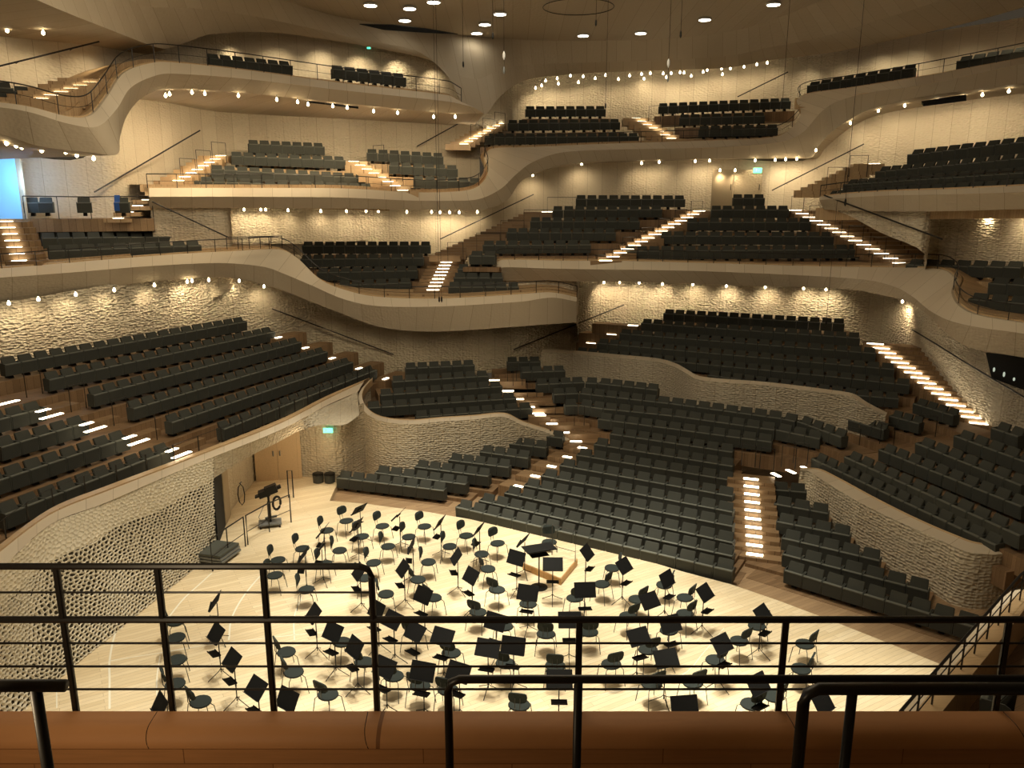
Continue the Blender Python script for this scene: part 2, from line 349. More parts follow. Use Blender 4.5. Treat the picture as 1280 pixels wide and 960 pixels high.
# --- floors
edge = [PZ(u, v, 0) for u, v in [(300, 622), (370, 624), (415, 626.5), (460, 630), (535, 640), (600, 651), (670, 665), (740, 681), (796, 697), (852, 714), (914, 730.5), (971, 750), (1030, 772), (1116, 806), (1180, 832), (1290, 885), (1400, 960)]]
left_base = [PZ(u, v, 0) for u, v in [(-300, 1150), (-90, 985), (35, 885), (270, 690), (284, 645), (316, 604), (330, 596)]]
def floor_poly(name, pts, z, thick, m):
    bm = bmesh.new(); vt = [bm.verts.new((p.x, p.y, z)) for p in pts]; f = bm.faces.new(vt)
    if f.normal.z < 0: f.normal_flip()
    r = bmesh.ops.extrude_face_region(bm, geom=[f])
    for e in r['geom']:
        if isinstance(e, bmesh.types.BMVert): e.co.z -= thick
    bmesh.ops.recalc_face_normals(bm, faces=bm.faces)
    bmesh.ops.triangulate(bm, faces=[f for f in bm.faces if len(f.verts) > 4])
    me = bpy.data.meshes.new(name); bm.to_mesh(me); bm.free(); return newobj(name, me, m)
sp = edge[1:-1]
poly = [Vector((-14, 4, 0)), Vector((-14, 12, 0)), PZ(35, 885, 0)+Vector((-.5, 0, 0)), PZ(270, 690, 0)+Vector((-.5, 0, 0)), Vector((-12, 23, 0)), Vector((-12, 30.2, 0)), Vector((-6.4, 30.2, 0)), PZ(425, 600, 0), PZ(418, 612, 0), PZ(412, 626, 0)]+edge[3:-1]+[Vector((11.5, 12, 0)), Vector((11.5, 4, 0))]
struct(floor_poly('floor_stage', poly, 0, .27, 'stage'))
struct(floor_poly('floor', [Vector((-30, 2, 0)), Vector((-30, 45, 0)), Vector((30, 45, 0)), Vector((30, 2, 0))], -.21, .1, 'oak_fl'))
# --- left parapet, honeycomb wall
zt = 2.88
tl = [PZ(u, v, zt) for u, v in [(-90, 762), (-20, 706), (62, 643.7), (131, 615), (240, 573), (350, 529.5), (408, 499.5), (455, 477)]]
tin = [PZ(u, v, zt+.04) for u, v in [(-90, 752), (-20, 696), (62, 636), (131, 608), (240, 567.5), (350, 524), (408, 495), (462, 472)]]
to = [PZ(u, v, zt-.08) for u, v in [(-90, 790), (-20, 732), (62, 656), (131, 628.8), (240, 581.8), (350, 537.5), (408, 507), (447, 490)]]
struct(loft('wall_left_cap', [tl, to], 'skin_top', n=43))
tin2 = [outward(p, .12)+Vector((0, 0, -.25)) for p in tin]
tl2 = [p+Vector((0, 0, .04)) for p in tl]
struct(loft('trim_left', [tl, tl2, tin, tin2], 'cap', smooth=False))
railing('black low railing along the parapet of the left side stalls', catmull([outward(p, .03) for p in tin], 30), .46, .95, 0, rr=.008, pr=.02)
# honeycomb surface with real hollows
JT = [(random.uniform(-.3, .3), random.uniform(-.26, .26)) for _ in range(1024)]
def honeycomb():
    W = [PZ(u, v, zt-.08) for u, v in [(-90, 790), (-20, 732), (62, 656), (115, 635), (166, 613), (217, 591.5), (267, 571)]]
    B = [PZ(u, v, 0) for u, v in [(-90, 985), (-20, 930), (35, 885), (95, 832.5), (154, 784.5), (212, 737), (270, 690)]]
    nu, nv = 900, 230
    a = catmull(W, nu); c = catmull(B, nu); vs = []; fs = []; deep = []
    ctr = Vector((0, 18, 1.5))
    for j in range(nv+1):
        t = j/nv
        for i in range(nu):
            p = a[i].lerp(c[i], t)
            e1 = a[min(i+1, nu-1)]-a[max(i-1, 0)]; nn = e1.cross(c[i]-a[i]).normalized()
            if nn.dot(ctr-p) > 0: nn = -nn          # points into the wall
            along = (p-a[0]).dot(e1.normalized())
            hx = (p.y*1.0+p.x*.35)/.15; hz = (p.z+.10*math.sin(p.y*.9)+p.y*.06)/.082
            w_ = noise.noise_vector(p*1.1)*.9; hx += w_.x; hz += w_.y
            jz = math.floor(hz); f1 = f2 = 9.
            for a_ in (-1, 0, 1):
                cz = jz+a_; off = .5*(cz & 1); jx = math.floor(hx-off)
                for b_ in (-1, 0, 1):
                    cx = jx+b_; kx, kz = JT[(cx*73+cz*191) & 1023]
                    dx = (hx-(cx+off+.5+kx))*1.0; dz = (hz-(cz+.5+kz))*.86
                    dd = dx*dx+dz*dz
                    if dd < f1: f2 = f1; f1 = dd
                    elif dd < f2: f2 = dd
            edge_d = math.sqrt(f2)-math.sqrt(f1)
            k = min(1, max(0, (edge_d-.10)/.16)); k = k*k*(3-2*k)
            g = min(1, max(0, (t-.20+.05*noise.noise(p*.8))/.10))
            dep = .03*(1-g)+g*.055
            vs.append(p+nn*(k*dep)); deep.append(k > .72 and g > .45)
    for j in range(nv):
        for i in range(nu-1):
            q = j*nu+i; fs.append((q, q+1, q+nu+1, q+nu))
    me = bpy.data.meshes.new('wall_left'); me.from_pydata(vs, [], fs)
    me.materials.append(M['honey']); me.materials.append(M['hollow_shade'])
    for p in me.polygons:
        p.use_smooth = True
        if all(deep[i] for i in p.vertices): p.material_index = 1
    struct(newobj('wall_left', me, None))
honeycomb()
lo2 = [PZ(u, v, z) for u, v, z in [(267, 598, 2.1), (309, 572, 2.25), (345, 554, 2.3), (376, 538, 2.42), (403, 531, 2.45), (430, 531, 2.45), (449, 519, 2.5)]]
to2 = [PZ(u, v, zt-.08) for u, v in [(266.5, 571), (309, 554), (345, 539), (376, 525), (403, 510), (430, 498), (447, 490)]]
struct(loft('wall_left_fascia', [to2, lo2, [outward(p, .9) for p in lo2]], 'skin_low'))
# --- recess with the stage doors
RB = [PZ(u, v, 0) for u, v in [(271, 680), (284, 646), (302, 621), (314, 607), (320, 600.5), (350, 598), (379, 595.5), (424, 599)]]+[PZ(455, 514, 2.3)]
RB[-1] = Vector((RB[-1].x, RB[-1].y, 0))
struct(loft('wall_recess', [[p+Vector((0, 0, 2.62)) for p in RB], [p+Vector((0, 0, -.25)) for p in RB]], 'skin_low', n=91))
# --- centre-left block wall
z2 = [(463, 474, 2.9), (452, 486, 2.75), (448, 498, 2.55), (455, 514, 2.3), (476, 526, 2.15), (512, 530, 2.1), (551, 527, 2.1), (590, 524.5, 2.1), (629, 521, 2.1), (650, 530, 1.75), (684, 541, 1.3), (712, 552, .9)]
w2t = [PZ(*a) for a in z2]
w2i = [PZ(a[0]+dx, a[1]+dy, a[2]+.03) for a, (dx, dy) in zip(z2, [(3, -1), (4, -1), (5, -1.5), (5, -3), (2, -4.5), (0, -4.5), (0, -4.5), (0, -4.5), (1, -4), (3, -3), (3, -3), (3, -3)])]
struct(loft('wall_centre_left_cap', [w2i, w2t], 'skin_top')); struct(loft('wall_centre_left', [w2t, [Vector((p.x, p.y-.05, -.27)) for p in w2t]], 'skin_low', sub=2))
struct(loft('trim_centre', [[outward(p, .05)+Vector((0, 0, -.3)) for p in w2i], [outward(p, .04)+Vector((0, 0, .03)) for p in w2i], w2i], 'cap'))
# --- centre parapet
z3 = [(676, 441, 2.9), (690, 440.5, 2.9), (730, 443.5, 2.9), (780, 448, 2.9), (820, 452, 2.9), (842, 458, 2.9), (857, 466, 2.9), (872, 474, 2.9), (900, 477.5, 2.9), (960, 482, 2.9), (1030, 490.5, 2.9), (1064, 496, 2.9), (1082, 507, 2.7), (1107, 520, 2.4)]
w3t = [PZ(*a) for a in z3]; w3i = [PZ(a[0]+2, a[1]-4.2, a[2]+.03) for a in z3]
struct(loft('wall_centre_cap', [w3i, w3t], 'skin_top')); struct(loft('wall_centre', [w3t, [Vector((p.x, p.y-.05, .8)) for p in w3t]], 'skin_low', sub=2))
# --- right parapet
wo = [PZ(u, v, 1.3) for u, v in [(1000, 588), (1011, 589), (1030, 601), (1071, 626), (1109, 645), (1146, 662), (1180, 677), (1205, 688.5), (1237, 693), (1265, 690), (1290, 682), (1340, 655)]]
wi = [PZ(u, v, 1.36) for u, v in [(1000, 586), (1022, 587), (1044, 597), (1088, 621), (1127, 641), (1160, 656.5), (1192, 670), (1215, 678.5), (1240, 682), (1262, 679.5), (1284, 673), (1330, 648)]]
struct(loft('wall_right_cap', [wi, wo], 'skin_top')); struct(loft('wall_right', [wo, [Vector((p.x-.12, p.y-.1, -.27)) for p in wo]], 'skin_low', sub=2))
wi2 = [p+Vector((.05, .03, .03)) for p in wi]
struct(loft('trim_right', [wi, wi2, [p+Vector((.08, .05, -.1)) for p in wi2]], 'cap'))

# ================================================================== SEATS
def seat_meshes(bev):
    m = {}
    b = MB(); b.prism_x([(-.27, .12), (-.285, .488), (-.272, .505), (-.19, .505), (-.12, .44), (-.06, .14)], -.243, .243); m['cushion'] = b.mesh('cushion', bevel=.012 if bev else 0)
    b = MB(); w0, w1 = .228, .208
    b.hexa([(-w0, -.165, .40), (w0, -.165, .40), (w0, -.06, .36), (-w0, -.06, .36)], [(-w1, .0, .705), (w1, .0, .705), (w1, .055, .695), (-w1, .055, .695)]); m['backrest'] = b.mesh('backrest', bevel=.014 if bev else 0)
    b = MB(); b.prism_x([(-.255, .12), (-.292, .49), (-.27, .518), (-.17, .528), (-.03, .535), (.04, .50), (.03, .12)], -.009, .009); m['armrest'] = b.mesh('armrest')
    b = MB(); b.prism_x([(-.29, .478), (-.292, .502), (-.27, .514), (-.215, .512), (-.21, .49)], -.238, .238); m['front_edge'] = b.mesh('front_edge')
    b = MB(); b.prism_x([(-.13, 0), (-.04, .15), (.12, .15), (.16, 0)], -.07, .07); m['pedestal'] = b.mesh('pedestal')
    for k, me in m.items(): me.materials.append(M['seat' if k in ('cushion', 'backrest') else ('seat2' if k == 'armrest' else 'edge_highlight' if k == 'front_edge' else 'black')])
    return m
SM = seat_meshes(True)
SEATS = []; STEPS = []
ORD = ['first', 'second', 'third', 'fourth', 'fifth', 'sixth', 'seventh', 'eighth', 'ninth', 'tenth', 'eleventh', 'twelfth', 'thirteenth', 'fourteenth', 'fifteenth', 'sixteenth', 'seventeenth', 'eighteenth', 'nineteenth', 'twentieth']
def ordn(i):
    if i < 20: return ORD[i]
    if i < 29: return 'twenty-'+ORD[i-20]
    return 'thirtieth' if i == 29 else 'thirty-'+ORD[i-30]
slabs = {}
def row(block, r, pts, z=None, n=None, ext=(0, 0), slab=True, back=1.15, pitch=.54, deep=.5, gap=None, cat_row=None):
    """pts: ledge line, (u,v) with z given or (u,v,Y); gap: (u0,u1) px without seats"""
    P = [PZ(a[0], a[1], z) if len(a) == 2 else PY(*a) for a in pts]
    segs = []; idx = 0
    ln = [(b-a).length for a, b in zip(P[:-1], P[1:])]; tot = sum(ln)
    n = n or max(1, round(tot/pitch)); w = tot/n
    for i in range(n):
        s = (i+.5)*w; j = 0
        while j < len(ln)-1 and s > ln[j]: s -= ln[j]; j += 1
        a, b2 = P[j], P[j+1]; p = a.lerp(b2, s/ln[j]); d = (b2-a); ang = math.atan2(d.y, d.x)
        u = 640+F*p.x/(p.y*CT-(p.z-H)*ST)
        if gap and gap[0] < u < gap[1]: continue
        back_dir = Vector((-math.sin(ang), math.cos(ang), 0))
        q = p+back_dir*.28; q.z -= .50
        SEATS.append(dict(p=q, rz=ang, w=w, block=block, r=r, i=idx)); idx += 1
    if slab:
        d0 = (P[0]-P[1]).normalized(); d1 = (P[-1]-P[-2]).normalized(); d0.z = d1.z = 0
        Q = [P[0]+d0*ext[0]]+P[1:-1]+[P[-1]+d1*ext[1]]
        mb = slabs.setdefault(block, MB())
        for a, b2 in zip(Q[:-1], Q[1:]):
            d = b2-a; nrm = Vector((-d.y, d.x, 0)).normalized()
            f0 = a-nrm*.12; f1 = b2-nrm*.12; g0 = a+nrm*back; g1 = b2+nrm*back
            top = [Vector((p.x, p.y, p.z-.50)) for p in (f0, f1, g1, g0)]
            for p, s in zip(top, (a, b2, b2, a)): p.z = s.z-.50
            mb.hexa([p-Vector((0, 0, deep)) for p in top], top)
MS = 'main stalls'
J = [([(569, 634), (916, 714.7)], .3, 17), ([(598, 626), (916, 696)], .4, 16), ([(630, 616.6), (916, 679)], .52, 14), ([(654, 607), (916, 658.5)], .66, 13), ([(676, 595), (916, 640.6)], .8, 12), ([(699, 582), (916, 621)], .95, 11), ([(720, 569), (916, 601)], 1.1, 10), ([(742, 555.6), (916, 583.4)], 1.28, 10), ([(762, 542.5), (916, 565.6)], 1.46, 9)]
for k, (p, z, n) in enumerate(J): row(MS, k, p, z, n, ext=(.15, .1), deep=.45)
US = 'upper main stalls'
row(US, 0, [(747, 524), (965, 553)], 1.72, 12, ext=(1.2, 1.5))
row(US, 1, [(706, 507.5), (724, 507), (751, 511), (840, 520), (977, 539), (1025, 549)], 2.0, None, ext=(.6, .5))
row(US, 2, [(692, 493.5), (724, 492), (751, 495), (840, 505), (976, 523.5), (1002, 529), (1052, 547)], 2.25, None, ext=(.6, .5))
row(US, 3, [(671, 481), (724, 478.7), (751, 480), (822, 488)], 2.5, None, ext=(.6, .1))
row(US, 4, [(651, 465.8), (707, 464)], 2.75, None, ext=(.6, .3)); row(US, 5, [(634, 453.6), (676, 452.6)], 3.0, None, ext=(.6, .5))
KS = 'raised centre block'
for k, (p, z) in enumerate([([(884, 469), (1067, 493.5), (1078, 495), (1124, 499)], 2.45), ([(719, 440), (1040, 471), (1137, 482)], 2.85), ([(746, 429), (1118, 462)], 3.3), ([(774, 417), (1095, 442)], 3.72), ([(801, 404), (1075, 423)], 4.15), ([(829, 392), (1056, 405)], 4.55)]):
    row(KS, k, p, z, None, ext=(0 if k < 1 else .3, .25), back=1.3)
row('loose benches by the right stair', 0, [(1060, 525), (1105, 538)], 2.0, 3, ext=(.8, .8)); row('loose benches by the right stair', 1, [(1111, 520), (1149, 530)], 2.25, 3, ext=(.8, .8)); row('loose benches by the right stair', 2, [(1141, 504.6), (1192, 520)], 2.5, 4, ext=(1.2, 1.2))
LS = 'left side stalls'
for k, (p, z) in enumerate([([(-20, 655), (11, 642), (471.6, 462.5)], 3.0), ([(-40, 614), (441.6, 453)], 3.42), ([(-50, 575), (409.7, 440)], 3.84), ([(-60, 540), (377, 427.8)], 4.26), ([(61, 475.3), (344, 414.7)], 4.66), ([(5.6, 456.6), (309, 402)], 5.02)]):
    row(LS, k, p, z, None, gap=[(214, 273), (163, 217), (106, 166), (51, 114), None, None][k], ext=(1.5 if k < 4 else 2.5, .15), back=1.35, deep=.55)
for k in range(5):
    ld = [([(11, 642), (471.6, 462.5)], 3.0, 211, 276), ([(-40, 614), (441.6, 453)], 3.42, 160, 218), ([(-50, 575), (409.7, 440)], 3.84, 103, 167), ([(-60, 540), (377, 427.8)], 4.26, 48, 116), ([(-70, 508), (344, 414.7)], 4.66, -60, 62)][k]
    A_, B_ = [PZ(*q, ld[1]) for q in ld[0]]
    def at_u(u_):
        best = min(range(201), key=lambda t: abs(640+F*A_.lerp(B_, t/200).x/(A_.lerp(B_, t/200).y*CT-(ld[1]-H)*ST)-u_)); return A_.lerp(B_, best/200)
    g0, g1 = at_u(ld[2]), at_u(ld[3]); dd = (B_-A_).normalized(); nn_ = Vector((-dd.y, dd.x, 0))
    if k == 4: continue
    mb = MB(); q = [g0+nn_*.62, g1+nn_*.62, g1+nn_*1.3, g0+nn_*1.3]; zt0 = ld[1]-.5+.21
    mb.hexa([Vector((p.x, p.y, zt0-.3)) for p in q], [Vector((p.x, p.y, zt0)) for p in q]); struct(mb.build('floor_step', 'oak2'))
IS = 'centre left block'
for k, (p, z) in enumerate([([(520, 522), (666, 510.6)], 1.8), ([(458.8, 510.6), (646, 498.4)], 2.15), ([(475.6, 494.7), (628.4, 483.4)], 2.5), ([(490.6, 477.8), (611.6, 470.3)], 2.82), ([(506.6, 461), (593.8, 457)], 3.12)]):
    row(IS, k, p, z, None, ext=(0 if k < 2 else .6, .15), deep=.4)
GS = 'front left stalls'
for k, (p, z, n) in enumerate([([(420, 597.5), (555, 613.8)], .3, 8), ([(468, 591), (582.5, 606)], .42, 7), ([(517.8, 583.8), (610.6, 596)], .55, 6), ([(560, 575.3), (636, 584.7)], .7, 5), ([(599.4, 565), (660, 573.4)], .85, 4), ([(635, 554.7), (682.8, 560.3)], 1.0, 3), ([(671.6, 544.4), (703.4, 548)], 1.15, 2)]):
    row(GS, k, p, z, n, ext=(0, .2), back=.9, deep=.4)
RS = 'right side stalls'
for k, (p, z) in enumerate([([(1014, 573), (1245, 682)], 1.5), ([(1055, 571), (1300, 681.5)], 1.9), ([(1098, 562), (1300, 643)], 2.25), ([(1144, 554), (1300, 616.5)], 2.6), ([(1192, 544.7), (1310, 588)], 2.95), ([(1238.8, 535), (1310, 558.5)], 3.3)]):
    row(RS, k, p, z, None, ext=(0 if k < 1 else 1.0, .5))
FR = 'front right stalls'
for k, (p, z, n) in enumerate([([(979.4, 712.8), (1223, 786)], .3, 9), ([(977.5, 693), (1161, 740)], .4, 7), ([(976.6, 672.5), (1100, 701.6)], .52, 5), ([(970, 652), (1063, 670.6)], .66, 4), ([(967, 630), (1035.6, 642.5)], .8, 3), ([(966, 612.5), (1009, 616)], .95, 2)]):
    row(FR, k, p, z, n, ext=(1.0, 0), deep=.4)
# balconies (depths given)
B1 = 'middle balcony centre block'
for k, (a, b2, Y) in enumerate([((586, 320), (619, 320), 36.4), ((603, 307), (739, 306), 37.5), ((633, 291), (770, 291), 38.6), ((662.5, 277), (800, 277), 39.7), ((690.6, 263), (828, 262), 40.8), ((719.7, 249), (857, 249.5), 41.9)]):
    row(B1, k, [(*a, Y), (*b2, Y-.3)], ext=(.25, .2), back=1.2, deep=.2 if k == 0 else .5)
B2 = 'middle balcony right centre block'
for k, (a, b2, Y) in enumerate([((780, 314), (1078, 312), 36.9), ((826, 295), (1043, 296), 38), ((859, 278), (1014, 278), 39.1), ((889, 262.5), (987, 262.5), 40.2), ((916, 248), (956.5, 248), 41.3)]):
    row(B2, k, [(*a, Y), (*b2, Y-1.6*(b2[0]-a[0])/300)], ext=(.2, .2), back=1.2)
B3 = 'middle balcony left centre block'
for k, (a, b2, Y) in enumerate([((422, 357), (513.8, 353.4), 37), ((395.6, 341), (522, 338.4), 38), ((375, 324.4), (529.7, 322.5), 39), ((377, 307.5), (538, 307.5), 40)]):
    row(B3, k, [(*a, Y), (*b2, Y)], ext=(0, .3), back=1.1)
B4 = 'small block right of the balcony stair'
for k, (a, b2, Y) in enumerate([((560, 359), (649, 359), 34.9), ((566.7, 347.5), (629, 347.5), 35.7), ((571.7, 336.5), (615, 336.5), 36.4)]):
    row(B4, k, [(*a, Y), (*b2, Y)], ext=(.2, .1), back=.75, deep=.3)
B5 = 'left balcony beside the blue doorway'
for k, (a, b2, Y, Y2) in enumerate([((60.5, 314), (252, 307), 29.9, 33.2), ((52, 298), (215, 296), 30.7, 33.6), ((48.7, 285), (205, 283.6), 31.6, 34.2)]):
    row(B5, k, [(*a, Y), (*b2, Y2)], ext=(.2, 1.2), back=1.1)
B6 = 'upper left balcony'
for k, (a, b2, Y, Y2) in enumerate([((233, 226), (480, 236), 35.2, 38), ((263.7, 211.6), (459, 223), 36.3, 39), ((289, 195), (432, 201), 37.5, 39.7), ((310.7, 180), (406, 184), 38.7, 40.3)]):
    row(B6, k, [(*a, Y), (*b2, Y2)], ext=(.2, .2), back=1.1)
B7 = 'upper left balcony rounded end'
for k, (a, b2, Y) in enumerate([((516.8, 225), (601, 228), 39.9), ((486, 207), (572.5, 212), 40.8), ((458, 191), (554.5, 196.5), 41.7)]):
    row(B7, k, [(*a, Y-.6), (*b2, Y)], ext=(.2, .2), back=1.1)
B8 = 'top middle balcony'
for k, (a, b2, Y) in enumerate([((605, 171.5), (799, 170.7), 43.7), ((635, 154.5), (775.5, 153), 44.8), ((657, 137), (757.6, 136.6), 45.9)]):
    row(B8, k, [(*a, Y), (*b2, Y+.4)], ext=(.2, .2), back=1.2)
B9 = 'top middle balcony rounded end'
for k, (a, b2, Y) in enumerate([((873, 162), (973, 160), 43.6), ((849, 147.5), (956.6, 145), 44.6), ((823, 133.5), (989, 126.5), 45.6)]):
    row(B9, k, [(*a, Y), (*b2, Y-.9)], ext=(.2, .2), back=1.1)
B10 = 'topmost balcony at right'
row(B10, 0, [(1008.6, 108, 40.6), (1143, 84.5, 37.2)], ext=(.5, .5), back=1.6); row(B10, 1, [(1195.5, 77, 35.6), (1300, 61, 33)], ext=(.5, .5), back=1.6)
B11 = 'topmost balcony at left'
row(B11, 0, [(262, 72.5, 33.2), (366, 82.5, 35.6)], ext=(.6, .6), back=1.6); row(B11, 1, [(416, 86, 36.8), (508, 97.5, 38.6)], ext=(.6, .6), back=1.6)
row(B11, 2, [(-30, 102, 26), (40, 117.6, 26.9)], ext=(.5, .3), back=1.1)
B12 = 'right terrace under the top balcony'
for k, (a, b2, Y, Y2) in enumerate([((1028, 245, ), (1300, 230), 34.3, 24.9), ((1053.6, 231), (1300, 214.5), 34, 25.8), ((1094, 215), (1300, 196), 33.3, 26.8), ((1134, 194), (1300, 175), 32.7, 27.8)]):
    row(B12, k, [(*a, Y), (*b2, Y2)], ext=(.2, .3), back=1.1)
B13 = 'right balcony niche'
for k, (a, b2, Y, Y2) in enumerate([((1210, 374), (1310, 382), 26.4, 24.6), ((1235, 354.5), (1310, 358), 27.2, 25.6), ((1132, 331), (1300, 335.5), 30.5, 26.8)]):
    row(B13, k, [(*a, Y), (*b2, Y2)], ext=(.8 if k < 2 else .2, .3), back=1.1)
for nm, mb in slabs.items():
    struct(mb.build('floor_terrace', 'oak3' if ('balcony' in nm and 'middle' not in nm) or 'terrace' in nm else 'oak'))
CAMV = Vector((0, 0, H))
def hidden_by_foreground(s): return False
for s in SEATS:
    p = s['p']; f = p.y*CT-(p.z-H)*ST; s['d'] = f; s['u'] = 640+F*p.x/f; s['v'] = 480-F*(p.y*ST+(p.z-H+.5)*CT)/f
vis = [s for s in SEATS if -8 < s['u'] < 1288 and s['v'] < 960]
vis.sort(key=lambda s: s['d'])
IND, REST = vis[:300], vis[300:]
WHERE = {MS: 'the main stalls', US: 'the upper main stalls', KS: 'the raised centre block', LS: 'the left side stalls', IS: 'the centre left block', GS: 'the front left stalls', RS: 'the right side stalls', FR: 'the front right stalls'}
first = None
for s in IND:
    if first is None:
        r = empty('hall_seat', s['p'], s['rz']); kids = []
        for k in ('cushion', 'backrest', 'pedestal', 'front_edge'): kids.append(newobj(k, SM[k], None, r))
        for x in (-.252, .252):
            o = newobj('armrest', SM['armrest'], None, r); o.location.x = x; kids.append(o)
        first = r; fk = kids
    else:
        r = first.copy(); C.objects.link(r)
        for c in fk:
            d = c.copy(); C.objects.link(d); d.parent = r
        r.location = s['p']; r.rotation_euler = (0, 0, s['rz'])
    r.scale = (s['w']/.54, 1, 1)
    bl = WHERE.get(s['block'], 'the '+s['block'])
    tag(r, f"grey hall seat, {ordn(s['i'])} from left, {ordn(s['r'])} row up, {bl}", 'seat', 'upholstered seats in '+bl)
import itertools
def merged_seats(lst, name):
    vs = []; fs = []; mi = []
    parts = [(SMs['cushion'], 0, 0), (SMs['backrest'], 0, 0), (SMs['armrest'], -.252, 1), (SMs['armrest'], .252, 1), (SMs['pedestal'], 0, 2), (SMs['front_edge'], 0, 3)]
    for s in lst:
        ca, sa = math.cos(s['rz']), math.sin(s['rz']); kx = s['w']/.54; p = s['p']
        for me, dx, k in parts:
            b0 = len(vs)
            for v in me.vertices:
                x = (v.co.x+dx)*kx; y = v.co.y
                vs.append((p.x+x*ca-y*sa, p.y+x*sa+y*ca, p.z+v.co.z))
            for f in me.polygons: fs.append([b0+i for i in f.vertices]); mi.append(k)
    me = bpy.data.meshes.new(name); me.from_pydata(vs, [], fs); me.materials.append(M['seat']); me.materials.append(M['seat2']); me.materials.append(M['black']); me.materials.append(M['edge_highlight'])
    for f, k in zip(me.polygons, mi): f.material_index = k
    return newobj(name, me, None)
SMs = seat_meshes(False)
tag(merged_seats(REST, 'hall_seats'), 'all the farther rows of dark grey upholstered seats on the rear stalls and balconies', 'seats', kind='stuff')
print('SEATS', len(SEATS), len(vis))

# ================================================================== LIGHT POOL STRIPS + STEPS
SL = 0
sb = MB(); sb.prism_x([(-.06, -.01), (-.06, .008), (.06, .008), (.06, -.01)], -.19, .19); SLM = sb.mesh('light_pool_strip'); SLM.materials.append(M['step'])  # glowing strips painted for pools of light cast on the treads
def steps(where, a, b2, n, za=None, zb=None, Ya=None, Yb=None, wx=1.5, wl=.34, tread=True, ang=None, rise=.2, dpt=.45, depth=.4, side=0):
    """treads with painted light pool strips from pixel a to pixel b2; either floor heights za,zb or distances Ya,Yb"""
    P = PZ(*a, za) if za is not None else PY(*a, Ya); Q = PZ(*b2, zb) if zb is not None else PY(*b2, Yb)
    d = Q-P; h = math.atan2(d.y, d.x)-math.pi/2 if ang is None else ang
    mb = MB()
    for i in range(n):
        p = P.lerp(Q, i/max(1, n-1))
        o = newobj('light_pool_strip', SLM, None); o.location = p+Vector((0, 0, .012)); o.rotation_euler = (0, 0, h); o.scale = (wl/.34, 1.15, 1)
        tag(o, f"painted light pool, {ordn(i)} from {'bottom' if P.z < Q.z else 'top'}, {where}", 'step light', 'glowing light pool strips on '+where)
        if tread:
            off = Matrix.Rotation(h, 3, 'Z') @ Vector((side, .12, 0))
            mb.box(p+off-Vector((0, 0, depth/2)), (wx, dpt+.25, depth), h)
    if tread: struct(mb.build('floor_stair', 'oak3' if ('upper left' in where or 'top' in where or 'terrace' in where or 'platform' in where) else 'oak2'))
A30 = R_(-30)
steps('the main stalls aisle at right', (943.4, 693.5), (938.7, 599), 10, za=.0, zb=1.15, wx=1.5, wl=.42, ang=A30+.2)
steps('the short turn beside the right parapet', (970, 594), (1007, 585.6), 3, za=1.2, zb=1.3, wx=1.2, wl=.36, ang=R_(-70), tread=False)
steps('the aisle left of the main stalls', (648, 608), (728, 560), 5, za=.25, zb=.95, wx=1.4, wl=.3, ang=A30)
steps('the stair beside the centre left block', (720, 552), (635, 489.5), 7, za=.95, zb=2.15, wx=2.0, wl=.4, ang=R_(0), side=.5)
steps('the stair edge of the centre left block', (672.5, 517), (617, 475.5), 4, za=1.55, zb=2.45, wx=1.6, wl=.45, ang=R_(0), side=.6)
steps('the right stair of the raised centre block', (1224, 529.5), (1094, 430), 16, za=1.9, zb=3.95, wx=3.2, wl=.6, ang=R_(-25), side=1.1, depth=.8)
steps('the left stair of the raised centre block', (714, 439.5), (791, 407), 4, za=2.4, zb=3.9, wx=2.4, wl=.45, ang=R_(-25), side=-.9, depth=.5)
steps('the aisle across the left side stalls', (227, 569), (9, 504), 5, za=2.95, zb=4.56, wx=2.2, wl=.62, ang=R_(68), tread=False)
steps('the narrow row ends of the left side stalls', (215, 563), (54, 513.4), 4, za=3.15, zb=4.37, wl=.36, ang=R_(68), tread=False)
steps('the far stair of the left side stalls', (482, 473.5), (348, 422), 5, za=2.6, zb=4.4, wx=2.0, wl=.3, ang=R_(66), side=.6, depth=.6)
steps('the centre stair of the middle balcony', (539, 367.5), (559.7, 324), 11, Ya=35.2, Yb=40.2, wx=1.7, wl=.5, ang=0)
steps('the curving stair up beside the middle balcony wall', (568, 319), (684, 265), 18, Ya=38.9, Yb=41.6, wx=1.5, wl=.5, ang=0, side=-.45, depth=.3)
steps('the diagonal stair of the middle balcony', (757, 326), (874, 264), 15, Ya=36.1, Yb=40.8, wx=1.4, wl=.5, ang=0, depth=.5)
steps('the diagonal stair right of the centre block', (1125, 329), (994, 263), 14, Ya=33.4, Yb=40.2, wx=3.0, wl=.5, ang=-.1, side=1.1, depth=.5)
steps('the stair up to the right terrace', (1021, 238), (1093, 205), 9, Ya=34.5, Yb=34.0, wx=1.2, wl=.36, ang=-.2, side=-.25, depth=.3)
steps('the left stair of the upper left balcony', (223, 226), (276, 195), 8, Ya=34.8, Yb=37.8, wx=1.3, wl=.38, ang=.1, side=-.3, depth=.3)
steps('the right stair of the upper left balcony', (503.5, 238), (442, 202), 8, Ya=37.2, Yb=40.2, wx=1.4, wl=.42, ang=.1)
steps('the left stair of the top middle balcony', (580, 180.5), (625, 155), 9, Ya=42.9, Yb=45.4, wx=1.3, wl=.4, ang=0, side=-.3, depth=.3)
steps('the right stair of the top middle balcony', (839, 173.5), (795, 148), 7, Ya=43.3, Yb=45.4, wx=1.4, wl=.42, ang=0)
steps('the stair at the far left of the topmost balcony', (52, 124), (124, 100), 7, Ya=26.6, Yb=28.2, wx=1.6, wl=.36, ang=.3, side=-.4, depth=.6)
